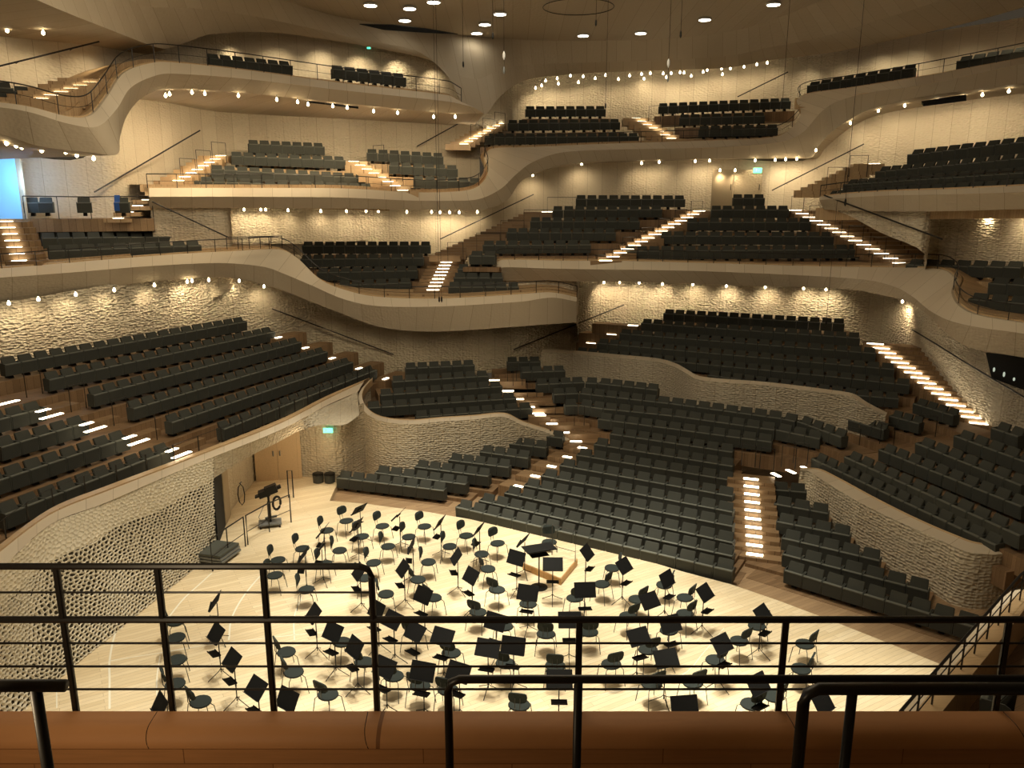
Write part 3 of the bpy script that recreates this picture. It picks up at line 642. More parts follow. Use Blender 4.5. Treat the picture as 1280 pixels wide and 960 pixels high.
steps('the stair at the left edge below the blue doorway', (24, 326), (7, 277), 7, Ya=29, Yb=30.8, wx=1.6, wl=.42, ang=.2)
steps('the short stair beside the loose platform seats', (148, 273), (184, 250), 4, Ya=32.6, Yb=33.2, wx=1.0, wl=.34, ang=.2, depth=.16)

# ================================================================== STAGE
def yaw_to(p, q): return math.atan2(q.y-p.y, q.x-p.x)+math.pi/2     # local -Y looks to q
POD = PZ(688, 722, 0)
def oval(a, b2, n=16): return [(a*math.cos(2*math.pi*i/n), b2*math.sin(2*math.pi*i/n)) for i in range(n)]
def chair_meshes():
    m = {}
    b = MB(); n = 16; o = oval(.225, .205, n)
    b.add([(x*.94, y*.94, .435) for x, y in o]+[(x, y, .45) for x, y in o]+[(x*.97, y*.97, .475) for x, y in o]+[(x*.6, y*.6, .482) for x, y in o],
          [tuple(range(n-1, -1, -1)), tuple(3*n+i for i in range(n))]+[(k*n+i, k*n+(i+1) % n, (k+1)*n+(i+1) % n, (k+1)*n+i) for k in range(3) for i in range(n)])
    m['seat'] = b.mesh('seat', smooth=False)
    b = MB(); n = 14; vs = []
    for t in (0, .03):
        for i in range(n):
            a = 2*math.pi*i/n; x = .19*math.copysign(abs(math.cos(a))**.62, math.cos(a)); z = .125*math.copysign(abs(math.sin(a))**.62, math.sin(a))
            vs.append((x, .215-x*x*1.1+t+z*.18, .76+z))
    b.add(vs, [tuple(range(n-1, -1, -1)), tuple(n+i for i in range(n))]+[(i, (i+1) % n, n+(i+1) % n, n+i) for i in range(n)])
    m['backrest'] = b.mesh('backrest')
    b = MB(); b.tube([(-.05, .05, .43), (-.05, .2, .45), (-.05, .235, .55), (-.05, .235, .76)], .009, 5); b.tube([(.05, .05, .43), (.05, .2, .45), (.05, .235, .55), (.05, .235, .76)], .009, 5)
    b.tube([(-.06, .06, .42), (.06, .06, .42)], .03, 6); m['frame'] = b.mesh('frame')
    for k, (sx, sy) in enumerate(((-1, -1), (1, -1), (-1, 1), (1, 1))):
        b = MB(); b.tube([(0, sy*.08, .425), (sx*.17, sy*.13, .425), (sx*.205, sy*.17, .39), (sx*.235, sy*.225, 0)], .009, 5); m['leg%d' % k] = b.mesh('leg')
    for k, me in m.items(): me.materials.append(M['chair' if k in ('seat', 'backrest') else 'chrome'])
    return m
CM = chair_meshes()
CH = [(408.7, 663), (433, 651), (478, 657.5), (530.5, 658), (582.5, 669.5), (622, 679), (452.5, 670.5), (511, 671), (378, 685.7), (424.5, 688), (485, 683), (562, 683), (602, 692.5), (347.5, 700), (406, 705), (467, 703.5), (535.5, 702.5), (610, 711), (343.7, 719), (456, 722.5), (522.5, 724.5), (383, 737), (482.5, 742.5), (621, 737), (597.5, 765),
      (686.7, 677.5), (752.5, 730), (718.7, 747.5), (765, 710), (830, 731), (856, 747), (796, 749), (785, 770), (856, 767), (682.5, 792.5), (736, 790), (630, 783), (660, 755), (946, 782), (924, 801), (836, 788), (764, 830), (810, 812), (894, 825), (694, 832), (815, 855), (866, 853), (939, 880), (649, 881), (564, 816), (632, 829), (358, 815), (367.5, 840), (410, 868), (427.5, 802.5), (455, 827.5), (492, 845), (525, 857), (560, 862), (517, 792), (542, 747), (219, 855), (251, 877), (221, 825), (220, 797), (220, 777), (1006, 805), (1001, 836), (967, 870)]
def section(p, q):
    d = p-q
    if d.x < -4.5: return 'near the honeycomb wall'
    if d.y > .3: return 'beyond podium towards the doors' if d.x < 0 else 'beyond podium'
    if d.x > 3: return 'on the right part of the stage'
    if d.x < -1.2: return 'left of the podium'
    return 'between podium and near railing'
items = []
for u, v in CH: items.append(('c', u, v))
cnt = {}
first_c = None
def sorted_sec(lst, key):
    g = {}
    for it in lst: g.setdefault(section(it[0], POD), []).append(it)
    for k in g: g[k].sort(key=lambda it: (it[0]-POD).length)
    return g
chairs = [(PZ(u, v, .46), (u, v)) for u, v in CH]
chairs = [(Vector((p.x, p.y, 0)), uv) for p, uv in chairs]
for sec, lst in sorted_sec(chairs, 0).items():
    for k, (p, (u, v)) in enumerate(lst):
        rz = yaw_to(p, POD)+random.uniform(-.22, .22)
        if (u, v) == (686.7, 677.5): rz = 0.05
        if first_c is None:
            r = empty('orchestra_chair', p, rz); ck = []
            for kk, me in CM.items(): ck.append(newobj(kk.rstrip('0123456789'), me, None, r))
            first_c = r
        else:
            r = first_c.copy(); C.objects.link(r)
            for c in ck:
                d = c.copy(); C.objects.link(d); d.parent = r
            r.location = p; r.rotation_euler = (0, 0, rz)
        tag(r, f"black orchestra chair, {ordn(k)} closest to podium, {sec}", 'chair', 'orchestra chairs '+sec)
def stand_meshes():
    m = {}
    b = MB(); b.box((0, 0, 0), (.52, .012, .37)); b.box((0, -.02, -.185), (.50, .045, .008)); b.box((0, .02, -.02), (.12, .03, .12))
    b.lathe([(.014, 0), (.014, .02)], (0.06, .0, .05), 6)
    m['desk'] = b.mesh('desk', bevel=.004, seg=1)
    b = MB(); b.tube([(0, 0, .12), (0, 0, 1.02)], .012, 6); b.tube([(0, 0, .45), (0, 0, .62)], .017, 6); m['pole'] = b.mesh('pole')
    b = MB(); b.box((0, .0, 0), (.32, .17, .01)); b.box((0, -.085, .012), (.32, .008, .03)); b.box((0, .085, .012), (.32, .008, .03)); m['tray'] = b.mesh('tray')
    for k in range(3):
        a = k*2.094+.5
        b = MB(); b.tube([(0, 0, .22), (.05*math.cos(a), .05*math.sin(a), .16), (.30*math.cos(a), .30*math.sin(a), .01)], .009, 5); m['leg%d' % k] = b.mesh('leg')
    for k, me in m.items(): me.materials.append(M['desk' if k in ('desk', 'tray') else 'black'])
    return m
STM = stand_meshes()
ST_ = [(450, 637.5), (499.5, 644), (551, 654), (599.5, 662.5), (405, 664), (447, 657), (381, 694), (402, 685), (516, 682), (505, 711), (572, 696), (590, 720), (450, 715), (530, 744), (394, 767), (417.5, 790), (472, 762), (492, 775), (520, 790), (554, 796), (620, 777),
       (656, 676), (646, 697.5), (691, 705.5), (732.5, 691), (779, 707.5), (832.5, 724), (731, 737.5), (660, 741), (811, 751), (712, 775), (880, 741), (837, 780), (797.5, 796), (832, 823), (901, 805), (952, 767.5), (699, 849), (855, 882), (946, 855), (445, 809), (482, 834), (529, 839), (574, 840), (610, 810), (642, 807), (322, 860), (361, 874), (271, 752), (272, 792), (292, 825), (202, 882), (1027, 879)]
first_s = None
stands = []
for u, v in ST_:
    p = PZ(u, v, 1.06); stands.append((Vector((p.x, p.y, 0)), (u, v)))
for sec, lst in sorted_sec(stands, 0).items():
    for k, (p, (u, v)) in enumerate(lst):
        near = min(chairs, key=lambda c: (c[0]-p).length)[0]
        dirp = (POD-p); rz = math.atan2(-dirp.y, -dirp.x)+math.pi/2+random.uniform(-.2, .2)   # desk front looks away from the podium, to the player
        if (p-POD).length < .5: rz = math.pi
        flat = random.uniform(-.1, .1)
        if first_s is None:
            r = empty('music_stand', p, rz); sk = []
            for kk, me in STM.items():
                o = newobj(kk.rstrip('0123456789'), me, None, r); sk.append(o)
                if kk == 'desk': o.location = (0, -.03, 1.08); o.rotation_euler = (R_(-38), 0, 0)
                if kk == 'tray': o.location = (.0, -.12, .62); o.rotation_euler = (R_(-8), 0, 0)
            first_s = r
        else:
            r = first_s.copy(); C.objects.link(r)
            for c in sk:
                d = c.copy(); C.objects.link(d); d.parent = r
                if d.name.startswith('desk'): d.rotation_euler = (R_(-38)+random.uniform(-.12, .2), 0, 0)
            r.location = p; r.rotation_euler = (0, 0, rz)
        tag(r, f"black music stand, {ordn(k)} closest to podium, {sec}", 'music stand', 'music stands '+sec)
# conductor's podium and desk
r = empty('podium', (0, 0, 0))
c4 = [PZ(653, 712, 0), PZ(701, 732, 0), PZ(722, 706, 0), PZ(683, 695, 0)]
ctr = sum(c4, Vector())/4; r.location = ctr
b = MB(); b.hexa([p-ctr for p in c4], [p-ctr+Vector((0, 0, .2)) for p in c4]); b.build('platform', 'podium', r, bevel=.012)
b = MB(); tp = [(p-ctr)*.97+Vector((0, 0, .2)) for p in c4]; b.hexa(tp, [p+Vector((0, 0, .012)) for p in tp]); b.build('top_board', 'stage', r)
b = MB(); q = PZ(719, 702, .2)-ctr; q2 = PZ(690, 694, .2)-ctr
b.tube([q, q+Vector((0, 0, .95)), q2+Vector((0, 0, .95)), q2], .014, 6); b.tube([q+Vector((0, 0, .3)), q2+Vector((0, 0, .3))], .008, 5); b.build('back_rail', 'blackr', r)
tag(r, 'light wooden conductor podium with a black back rail in the middle of the stage', 'podium')
p = PZ(674, 685, 1.15); r = empty('conductor_desk', (p.x, p.y, 0), .35)
b = MB(); b.box((0, 0, 1.15), (.85, .5, .015)); b.box((0, -.25, 1.165), (.85, .012, .03)); b.build('desk', 'desk', r, bevel=.004, seg=1)
b = MB(); b.tube([(0, 0, .04), (0, 0, 1.14)], .02, 8); b.build('pole', 'black', r); b = MB(); b.lathe([(.24, 0), (.24, .015), (.05, .05)], (0, 0, 0), 16); b.build('base', 'black', r)
b = MB(); b.box((0, 0, .95), (.5, .25, .012)); b.build('shelf', 'desk', r)
tag(r, 'wide flat black conductor desk standing on the podium edge', 'music stand')
# stage markings (inlaid seams)
def inlay(pts, w=.022):
    P = catmull([PZ(u, v, .003) for u, v in pts], len(pts)*6)
    b = MB(); vs = []
    for i, p in enumerate(P):
        t = (P[min(i+1, len(P)-1)]-P[max(i-1, 0)]).normalized(); n = Vector((-t.y, t.x, 0))*w
        vs += [p-n, p+n]
    b.add(vs, [(2*i, 2*i+2, 2*i+3, 2*i+1) for i in range(len(P)-1)])
    struct(b.build('trim_inlay', 'line'))
inlay([(137, 886), (137, 850), (137, 826), (143, 795), (155, 760), (168, 738)]); inlay([(71, 885), (71, 850), (75, 803)], .012)
inlay([(197, 885), (196, 850), (200, 820)], .014)
inlay([(212, 770), (230, 748), (252, 728), (265, 716)]); inlay([(286, 800), (289, 775), (300, 752), (318, 728), (345, 700)])
inlay([(137, 826), (200, 816), (262, 806), (320, 799), (400, 790)], .014); inlay([(368, 800), (368, 770), (378, 745)], .014)
inlay([(370, 626), (340, 640), (318, 660)], .012)
inlay([(905, 785), (880, 815), (850, 845), (780, 862), (690, 880)], .008)
# doors
def quad_box(name, p0, p1, z0, z1, t, m, parent):
    d = p1-p0; nrm = Vector((d.y, -d.x, 0)).normalized()*t
    b = MB(); a = [Vector((q.x, q.y, z0)) for q in (p0, p1, p1+nrm, p0+nrm)]; c = [Vector((q.x, q.y, z1)) for q in (p0, p1, p1+nrm, p0+nrm)]
    b.hexa(a, c); return b.build(name, m, parent)
a = PZ(320.5, 601.5, 0); c = PZ(378, 596.8, 0); mid = a.lerp(c, .49)
dn = empty('door_1', (0, 0, 0)); struct(dn)
l1 = quad_box('door_leaf', a, mid-(c-a)*.004, 0, 2.25, .06, 'door', dn); l2 = quad_box('door_leaf', mid+(c-a)*.004, c, 0, 2.25, .06, 'door', dn)
for s, lf in ((-1, l1), (1, l2)):
    b = MB(); q = mid+(c-a).normalized()*s*.12+Vector((0, -.1, 0)); b.tube([(q.x, q.y, .95), (q.x, q.y, 1.15)], .025, 8); b.build('door_handle', 'grey', lf)
dn = empty('door_2', (0, 0, 0)); struct(dn)
a = PZ(271.5, 681, 0); c = PZ(280.5, 657, 0); quad_box('door_opening', a, c, 0, 2.3, .04, 'darkv', dn)
a = PZ(281, 656, 0); c = PZ(287, 643, 0); quad_box('door_leaf', a, c, 0, 2.3, .05, 'skin_top', dn)
# exit signs
for u, v, Y, w, h, lab in [(410, 538, 28.1, .34, .17, 'small lit green exit sign on the wall beside the stage doors'), (947, 213, 43.2, .42, .25, 'small lit green exit sign under the top middle balcony'), (461, 60, 40.1, .16, .07, 'tiny green exit sign on the top left back wall')]:
    p = PY(u, v, Y); r = empty('exit_sign', p)
    b = MB(); b.box((0, 0, 0), (w, .05, h)); b.build('sign_panel', 'green', r)
    b = MB(); b.box((-w*.18, -.03, 0), (w*.1, .01, h*.6)); b.box((-w*.18+.02, -.03, h*.05), (w*.22, .01, h*.12)); b.add([(w*.08, -.032, h*.12), (w*.08, -.032, -h*.12), (w*.3, -.032, 0)], [(0, 1, 2)]); b.build('running_figure_and_arrow', 'white', r)
    tag(r, lab, 'exit sign')
# balcony level doors in the back wall
for u0, u1, v0, v1, Y in [(888, 914, 212, 262, 43.6), (915, 950, 212, 262, 43.6)]:
    dn = empty('door_3', (0, 0, 0)); struct(dn)
    a = PY(u0, v1, Y-.25); c = PY(u1, v1, Y-.35); zt_ = PY(u0, v0, Y-.25).z
    lf = quad_box('door_leaf', a, c, a.z, zt_, .05, 'skin_ceil' if u0 < 900 else 'skin', dn)
    b = MB(); q = c.lerp(a, .1); b.tube([(q.x, q.y-.1, q.z+1), (q.x, q.y-.1, q.z+1.3)], .02, 6); b.build('door_handle', 'black', lf)
dn = empty('door_4', (0, 0, 0)); struct(dn)
a = PY(-40, 272, 31.2); c = PY(31, 272, 31.6); quad_box('door_opening', a, c, 9.3, PY(10, 193, 31.4).z, .05, 'blue', dn)  # glowing panel stands in for the blue light inside the doorway
a = PY(30, 272, 31.55); c = PY(36, 272, 31.3); quad_box('door_leaf', a, c, 9.3, PY(10, 196, 31.4).z, .05, 'door', dn)
# projection window at right and dark slots under balconies
wn_ = empty('window_1', (0, 0, 0)); struct(wn_)
a4 = [wall_hit('wall_lower', u, v, .06) for u, v in [(1233, 441), (1240, 472), (1310, 498), (1310, 449)]]
b = MB(); b.hexa([p+Vector((-.05, -.05, 0)) for p in a4], [p+Vector((.15, .15, 0)) for p in a4]); b.build('pane', 'darkv', wn_)
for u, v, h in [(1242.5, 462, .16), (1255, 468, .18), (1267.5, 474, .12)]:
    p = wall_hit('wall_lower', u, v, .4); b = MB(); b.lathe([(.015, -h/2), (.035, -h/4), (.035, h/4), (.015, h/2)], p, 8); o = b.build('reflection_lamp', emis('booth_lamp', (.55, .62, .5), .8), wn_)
def slot(pts, lab):
    P = [PY(*p) for p in pts]; b = MB(); b.hexa([p for p in P], [p+Vector((0, .05, .12)) for p in P]); o = b.build('ventilation_slot', 'darkv'); tag(o, lab, 'vent')
slot([(383, 125.5, 35.1), (448, 132.5, 36.55), (448, 136, 36.5), (383, 128, 35.05)], 'narrow dark slot in the soffit under the top left balcony')
slot([(1152, 130, 36.4), (1208, 121.5, 34.8), (1208, 126, 34.5), (1154, 133, 36.1)], 'narrow dark slot in the soffit under the topmost balcony at right')
b = MB(); P = [PZ(u, v, zc-.03) for u, v in [(449, 29), (490, 31), (530, 36), (572, 43), (530, 40), (480, 37)]]; P = [Vector((p.x, p.y, p.z-.35)) for p in P]
P = [PY(u, v, 38.2) for u, v in [(449, 30.5), (490, 31.5), (530, 36), (572, 43), (530, 41), (480, 37.5)]]
b.add(P+[p+Vector((0, .15, .06)) for p in P], [tuple(range(6)), (11, 10, 9, 8, 7, 6)]+[(i, (i+1) % 6, 6+(i+1) % 6, 6+i) for i in range(6)]); tag(b.build('ceiling_slot', 'darkv'), 'long dark crescent opening in the ceiling skirt above the top left balcony', 'vent')
# stage-side props
def blackbin(u, v, lab):
    p = PZ(u, v, 0); r = empty('waste_bin', p); b = MB(); b.lathe([(.15, 0), (.19, .02), (.2, .30)], n=14); b.build('bin_body', 'seat', r); b = MB(); b.lathe([(.2, .30), (.21, .31), (.2, .36), (.14, .38)], n=14); b.build('lid', 'black', r); tag(r, lab, 'bin', 'pair of black bins by the stage wall')
blackbin(398, 603, 'squat round black bin by the wall, nearer the stage doors'); blackbin(412.5, 603, 'squat round black bin by the wall, nearer the front left seats')
p = PZ(338, 657, 0); r = empty('camera_dolly', p, .3); r.scale = (.74, .74, .82)
b = MB(); b.box((0, 0, .14), (.95, .65, .07)); b.build('platform', 'grey', r, bevel=.01)
for sx in (-1, 1):
    for sy in (-1, 1): b = MB(); b.tube([(sx*.4-.03, sy*.3, .07), (sx*.4+.03, sy*.3, .07)], .07, 10); b.build('wheel', 'black', r)
b = MB(); b.tube([(0, 0, .17), (0, 0, 1.0)], .075, 10); b.tube([(0, 0, 1.0), (0, 0, 1.25)], .05, 10); b.build('column', 'black', r)
b = MB(); b.box((0, 0, 1.42), (.8, .42, .24), 0, Matrix.Rotation(-.28, 3, 'Y')); b.box((.1, -.1, 1.62), (.5, .3, .12), 0, Matrix.Rotation(-.28, 3, 'Y')); b.box((-.1, .12, 1.27), (.3, .3, .14), .3); b.box((.42, 0, 1.55), (.25, .2, .12), 0, Matrix.Rotation(-.28, 3, 'Y')); b.box((-.35, 0, 1.3), (.4, .3, .06), 0, Matrix.Rotation(-.28, 3, 'Y')); b.build('camera_head', 'black', r, bevel=.01)
b = MB(); b.tube([(.33+.16*math.cos(a*math.pi/8), -.12+.12*math.cos(a*math.pi/8), .95+.26*math.sin(a*math.pi/8)) for a in range(16)], .05, 6, True); b.build('cable_coil', 'black', r)
b = MB(); b.tube([(-.3, -.2, .18), (-.45, -.3, .5), (-.2, -.1, .9)], .015, 5); b.tube([(-.2, .2, .25), (.3, .2, .3)], .05, 6); b.build('counterweight', 'grey', r)
tag(r, 'black studio camera pedestal on a grey wheeled dolly at the stage edge rail', 'camera')
p = PZ(252, 697, 0)+Vector((.3, 0, 0)); r = empty('flat_trolley', p, R_(-15))
for k in range(3):
    b = MB(); b.box((0, 0, .12+.09*k), (1.35-.05*k, .95, .07)); b.build('board', 'grey' if k != 2 else 'seat2', r, bevel=.008)
b = MB(); [b.box((x, y, .04), (.12, .12, .08)) for x in (-.5, .5) for y in (-.35, .35)]; b.build('castors', 'black', r); tag(r, 'low stack of flat grey stage boards on a trolley against the honeycomb wall', 'trolley')
p = PZ(302, 606, 1.2); r = empty('coiled_cable', p+Vector((0, -.1, 0)))
b = MB(); b.tube([(.11*math.cos(a*.785), 0, .36*math.sin(a*.785)-.3) for a in range(8)], .018, 5, True); b.build('cable_loop', 'black', r)
b = MB(); b.tube([(0, .1, .1), (0, -.05, .1)], .02, 6); b.build('hook', 'black', r); tag(r, 'black cable coil hanging on the side wall by the stage doors', 'cable')
# rails at stage left
def zrail(lab, pts, h, mids=1, name='stage_railing'):
    P = [PZ(u, v, 0) for u, v in pts]; r = empty(name, P[0]); L3 = [p-P[0] for p in P]; up = Vector((0, 0, h))
    b = MB(); b.tube([L3[0]]+[p+up for p in L3]+[L3[-1]], .022, 6); b.build('rail_frame', 'blackr', r)
    for k in range(mids):
        b = MB(); b.tube([p+up*(k+1)/(mids+1)*.9 for p in L3], .012, 5); b.build('crossbar', 'blackr', r)
    for p in L3[1:-1]:
        b = MB(); b.tube([p, p+up], .018, 6); b.build('post', 'blackr', r)
    tag(r, lab, 'railing', 'low stage edge railings')
zrail('low black railing at the left stage edge by the board trolley', [(266, 714), (286, 698), (307, 683)], .95)
zrail('low black railing at the left stage edge in front of the camera dolly', [(310, 681), (337, 665), (364, 653)], .95)
zrail('narrow black rail hoop at the stage rear beside the camera dolly', [(361, 622), (367, 622)], 1.0, 0)

# ================================================================== LAMPS
bb = MB(); bb.lathe([(.015, .16), (.03, .10), (.075, .03), (.085, -.03), (.05, -.09), (.005, -.11)], n=10); BM_ = bb.mesh('glass_bulb', smooth=True); BM_.materials.append(M['bulb'])
bb = MB(); bb.lathe([(.02, .14), (.02, .3)], n=6); BN = bb.mesh('lamp_neck'); BN.materials.append(M['grey'])
BL = [
 ('under the ceiling edge at top left', [(6, 22), (12, 32), (9, 38), (54, 41)], 27.3, 27.3, 26),
 ('under the topmost balcony at far left', [(8, 175), (20, 178), (27, 180), (52, 184), (60, 182), (82, 186), (96, 190), (117, 194)], 25.2, 26.4, 26),
 ('under the topmost balcony at upper left', [(207, 117), (212, 115), (240, 113), (256, 114.5), (298, 117), (346, 122), (372, 125), (385, 128), (416, 130), (434, 132), (467, 136.5), (497, 138.5), (542, 143.5), (569, 143.5)], 30.8, 38.0, 200),
 ('along the top ceiling edge', [(669.5, 110), (677, 107), (682, 101), (696.5, 98), (698, 104.5), (713, 94.5), (723, 103), (729, 95.5), (744, 98), (757, 94), (773, 99), (787, 94.5), (802, 92.5), (805, 98.5), (813, 91.5), (829, 92), (833, 96.5), (839, 91.6), (850, 90.5), (855, 91), (864, 95), (879, 90), (884, 87.5), (903, 93), (902, 86), (913, 85.5), (930, 83.5), (946, 80.5), (959, 78.5)], 47.0, 45.5, 28),
 ('under the top middle balcony', [(666, 219), (727, 205), (802, 204), (824, 202.5), (869, 201.5), (887, 201), (900, 213), (919, 213), (944, 200.5), (969, 200), (982, 199.3), (996, 198.8)], 42.6, 42.2, 50),
 ('under the topmost balcony at right', [(1020, 188), (1063, 154), (1098, 138.5), (1131, 132), (1172, 126), (1204.5, 120.5), (1228, 118.5), (1261, 114)], 40.3, 33, 75),
 ('under the right terrace', [(1234, 264), (1276, 263)], 28.7, 27.0, 50),
 ('under the upper left balcony', [(305, 262), (326, 262), (332, 262), (360, 263), (401, 264), (433, 264), (457.5, 264), (473, 264), (508.5, 265), (539.5, 265), (550, 265.5), (562, 265.5), (574, 265.5), (596.6, 265)], 39.3, 41.7, 46),
 ('under the middle balcony at left', [(11, 379), (48, 374), (94.7, 368), (142.8, 362.5), (193, 356.5), (234, 352), (240, 351), (261, 350), (299, 351), (330, 358)], 26.3, 35.3, 46),
 ('under the middle balcony in the centre', [(755, 353), (774.5, 353), (799, 353.5), (828, 355), (866, 355.5), (908, 357.5), (956.5, 359), (1004.5, 360.5), (1032.5, 362), (1128, 377)], 40.7, 34.2, 105)]
GB = 0
for where, pts, Y0, Y1, pw in BL:
    n = len(pts)
    wn_l = {'under the upper left balcony': 'wall_back', 'under the middle balcony at left': 'wall_lower', 'under the middle balcony in the centre': 'wall_lower', 'along the top ceiling edge': 'wall_top_back', 'under the top middle balcony': 'wall_back'}.get(where)
    for i, (u, v) in enumerate(pts):
        Y = Y0+(Y1-Y0)*i/max(1, n-1)+.25
        if where == 'under the topmost balcony at far left': v += 4
        if where == 'under the topmost balcony at upper left': v += 2.5
        p = wall_hit(wn_l, u, v, .85 if wn_l == 'wall_lower' else 1.1) if wn_l else PY(u, v, Y)
        r = empty('pendant_lamp', p)
        newobj('glass_bulb', BM_, None, r); newobj('neck', BN, None, r); r.scale = (.64, .64, .64)
        tag(r, f"pear shaped glass lamp, {ordn(i)} from left {where}", 'lamp', 'pear shaped lamps '+where)
        if n < 20 or i % 2 == 0:
            l = bpy.data.lights.new('lamp_light', 'SPOT'); l.energy = pw*(1.6 if n >= 20 else 1); l.color = (1, .80, .50); l.shadow_soft_size = .1; l.spot_size = R_(125); l.spot_blend = 1
            lo = bpy.data.objects.new('lamp_light', l); C.objects.link(lo); lo.location = outward(p, .12)+Vector((0, 0, -.2))
            ow = outward(p, 1)-p; lo.rotation_euler = (ow+Vector((0, 0, -1.25 if wn_l else -.9))).to_track_quat('-Z', 'Y').to_euler()
# recessed wall washers at the ceiling line of the top balconies, plus unseen fill spots added under the middle balcony
for u, v, Y, e in [(300, 50, 36.6, 100), (356, 48, 37.6, 120), (408, 52, 38.6, 120), (455, 60, 39.6, 120), (500, 68, 40.8, 95), (545, 80, 41.8, 80), (60, 48, 28.6, 70), (120, 56, 29.8, 50), (1000, 76, 44.4, 90), (1045, 68, 42.4, 120), (1090, 58, 41, 120), (1125, 50, 39.6, 135), (1183, 38, 37.2, 135), (1235, 26, 35, 110), (1275, 14, 33.5, 90), (415, 400, 36, 28), (460, 412, 36, 40), (510, 419, 36, 46), (560, 420, 36, 46), (610, 417, 36.2, 46), (660, 413, 36.5, 42)]:
    l = bpy.data.lights.new('washer_and_fill_spot', 'SPOT'); l.energy = e; l.color = (1, .82, .52); l.shadow_soft_size = .06; l.spot_size = R_(110); l.spot_blend = 1
    lo = bpy.data.objects.new('washer_and_fill_spot', l); C.objects.link(lo); p = PY(u, v, Y); lo.location = p+Vector((0, 0, -.1))
    ow = outward(p, 1)-p; lo.rotation_euler = (ow*.7+Vector((0, 0, -1))).to_track_quat('-Z', 'Y').to_euler()
# ceiling downlights
DL = [(463, 6), (512, 10), (542, 2), (506, 25), (625, 17), (606, 30), (596, 41), (729, 44), (801, 41), (881, 24), (967, 5)]
dm = MB(); dm.lathe([(.30, .02), (.30, -.03), (.27, -.04)], n=18); DMr = dm.mesh('housing'); DMr.materials.append(M['white'])
dm = MB(); dm.lathe([(.26, -.02), (.26, -.05)], n=18); DMl = dm.mesh('lens'); DMl.materials.append(M['down'])
for i, (u, v) in enumerate(sorted(DL)):
    p = PZ(u, v, zc-.02); p.z += .25 if p.y < 12 else .0
    r = empty('ceiling_downlight', p); newobj('housing', DMr, None, r); newobj('lens', DMl, None, r)
    tag(r, f"bright round ceiling downlight, {ordn(i)} from the left in the ceiling dish", 'ceiling light', 'round downlights in the ceiling dish')
# little ceiling boxes and recessed ring
r = empty('ceiling_ring', PZ(723, 9, zc-.02)); b = MB(); b.tube([(1.5*math.cos(a*math.pi/16), 1.5*math.sin(a*math.pi/16), 0) for a in range(32)], .018, 5, True); b.build('ring_seam', 'black', r); tag(r, 'thin dark circle of small ports in the middle of the ceiling dish', 'ceiling ring')
# hanging microphones and cables
for k, (u, v0, v1, Y, lab) in enumerate([(552, 30, 372, 30, 'long thin cable'), (549, 30, 372, 30.2, 'long thin cable'), (579, 14, 78, 31, 'thin cable with box'), (616, 0, 42, 28, 'thin cable'), (630, 0, 85, 27, 'thin cable with microphone'), (745, 0, 26, 30, 'thin cable'), (835, 0, 95, 26, 'thin cable with microphone'), (851, 0, 40, 27, 'thin cable'), (757, 44, 130, 33, 'thin cable'), (978, 0, 130, 30, 'thin cable'), (1057, 0, 250, 24, 'long thin cable'), (1033, 250, 400, 30, 'thin cable')]):
    a = PY(u, v1, Y); top = min(zc, PY(u, v0, Y).z) if k in (11,) else zc+.1
    r = empty('hanging_microphone', a)
    b = MB(); b.tube([(0, 0, 0), (0, 0, top-a.z)], .007, 4); b.build('cable', 'black', r)
    b = MB(); b.lathe([(.008, .05), (.03, 0), (.035, -.12), (.01, -.18)], n=8); b.build('microphone', 'grey' if 'micro' in lab else 'black', r)
    if 'micro' in lab:
        b = MB(); b.lathe([(.01, .5), (.04, .42), (.04, .32), (.01, .24)], n=8); b.build('capsule', 'white', r)
    tag(r, f"{lab} hanging from the ceiling, {ordn([8,7,1,2,3,4,5,6,9,10,11,12][k]-1)} among the hanging cables", 'microphone', 'cables and microphones hanging from the ceiling')

# ================================================================== WALL HANDRAILS
def handrail(lab, *pp):
    P = [wall_hit('wall_lower', a[0], a[1], .15) if 'LOW' in lab else PY(*a) for a in pp]; lab = lab.replace('LOW ', ''); r = empty('wall_handrail', P[0])
    b = MB(); b.tube([p-P[0] for p in P], .03, 6); b.build('rail_bar', 'blackr', r)
    for p0, p1 in zip(P[:-1], P[1:]):
        n = max(1, round((p1-p0).length/1.5))
        for i in range(n):
            q = p0.lerp(p1, (i+.5)/n); b = MB(); b.tube([q-P[0], outward(q, .25)-P[0]-Vector((0, 0, .06))], .012, 4); b.build('bracket', 'blackr', r)
    tag(r, lab, 'handrail', 'handrails on the stair walls')
handrail('long dark handrail rising on the wall of the top left corner', (-10, 85, 27.2), (124, 52, 29.4))
handrail('dark handrail rising above the loose platform seats at left', (118, 240, 32.6), (250, 163, 37.2))
handrail('dark handrail falling beside the left balcony below the upper left balcony', (190, 252, 32.6), (286, 297, 34.2))
handrail('LOW dark handrail falling along the wall behind the left side stalls', (340, 386, 36.4), (492, 443, 37.4))
handrail('dark handrail on the wall beside the upper left rounded balcony end', (521, 183, 43), (583, 149, 43.8))
handrail('dark handrail rising on the bright wall left of the centre balcony stair', (550, 299, 42.4), (667, 243, 43.3))
handrail('dark handrail rising on the wall left of the raised centre block', (642, 437, 38.4), (780, 381, 41.8))
handrail('dark handrail rising on the bright wall under the topmost balcony at right', (965, 238, 42.4), (1080, 180, 39.8))
handrail('dark handrail falling on the front wall of the right terrace', (1030, 244, 33), (1178, 299, 27.6))
handrail('dark handrail on the wall right of the top middle balcony', (922, 121, 46.6), (985, 90, 45))
handrail('LOW dark handrail falling on the right wall below the middle balcony', (1140, 412, 33.2), (1170, 430, 30.2), (1200, 449, 27.8), (1240, 473, 26), (1300, 508, 23.7))
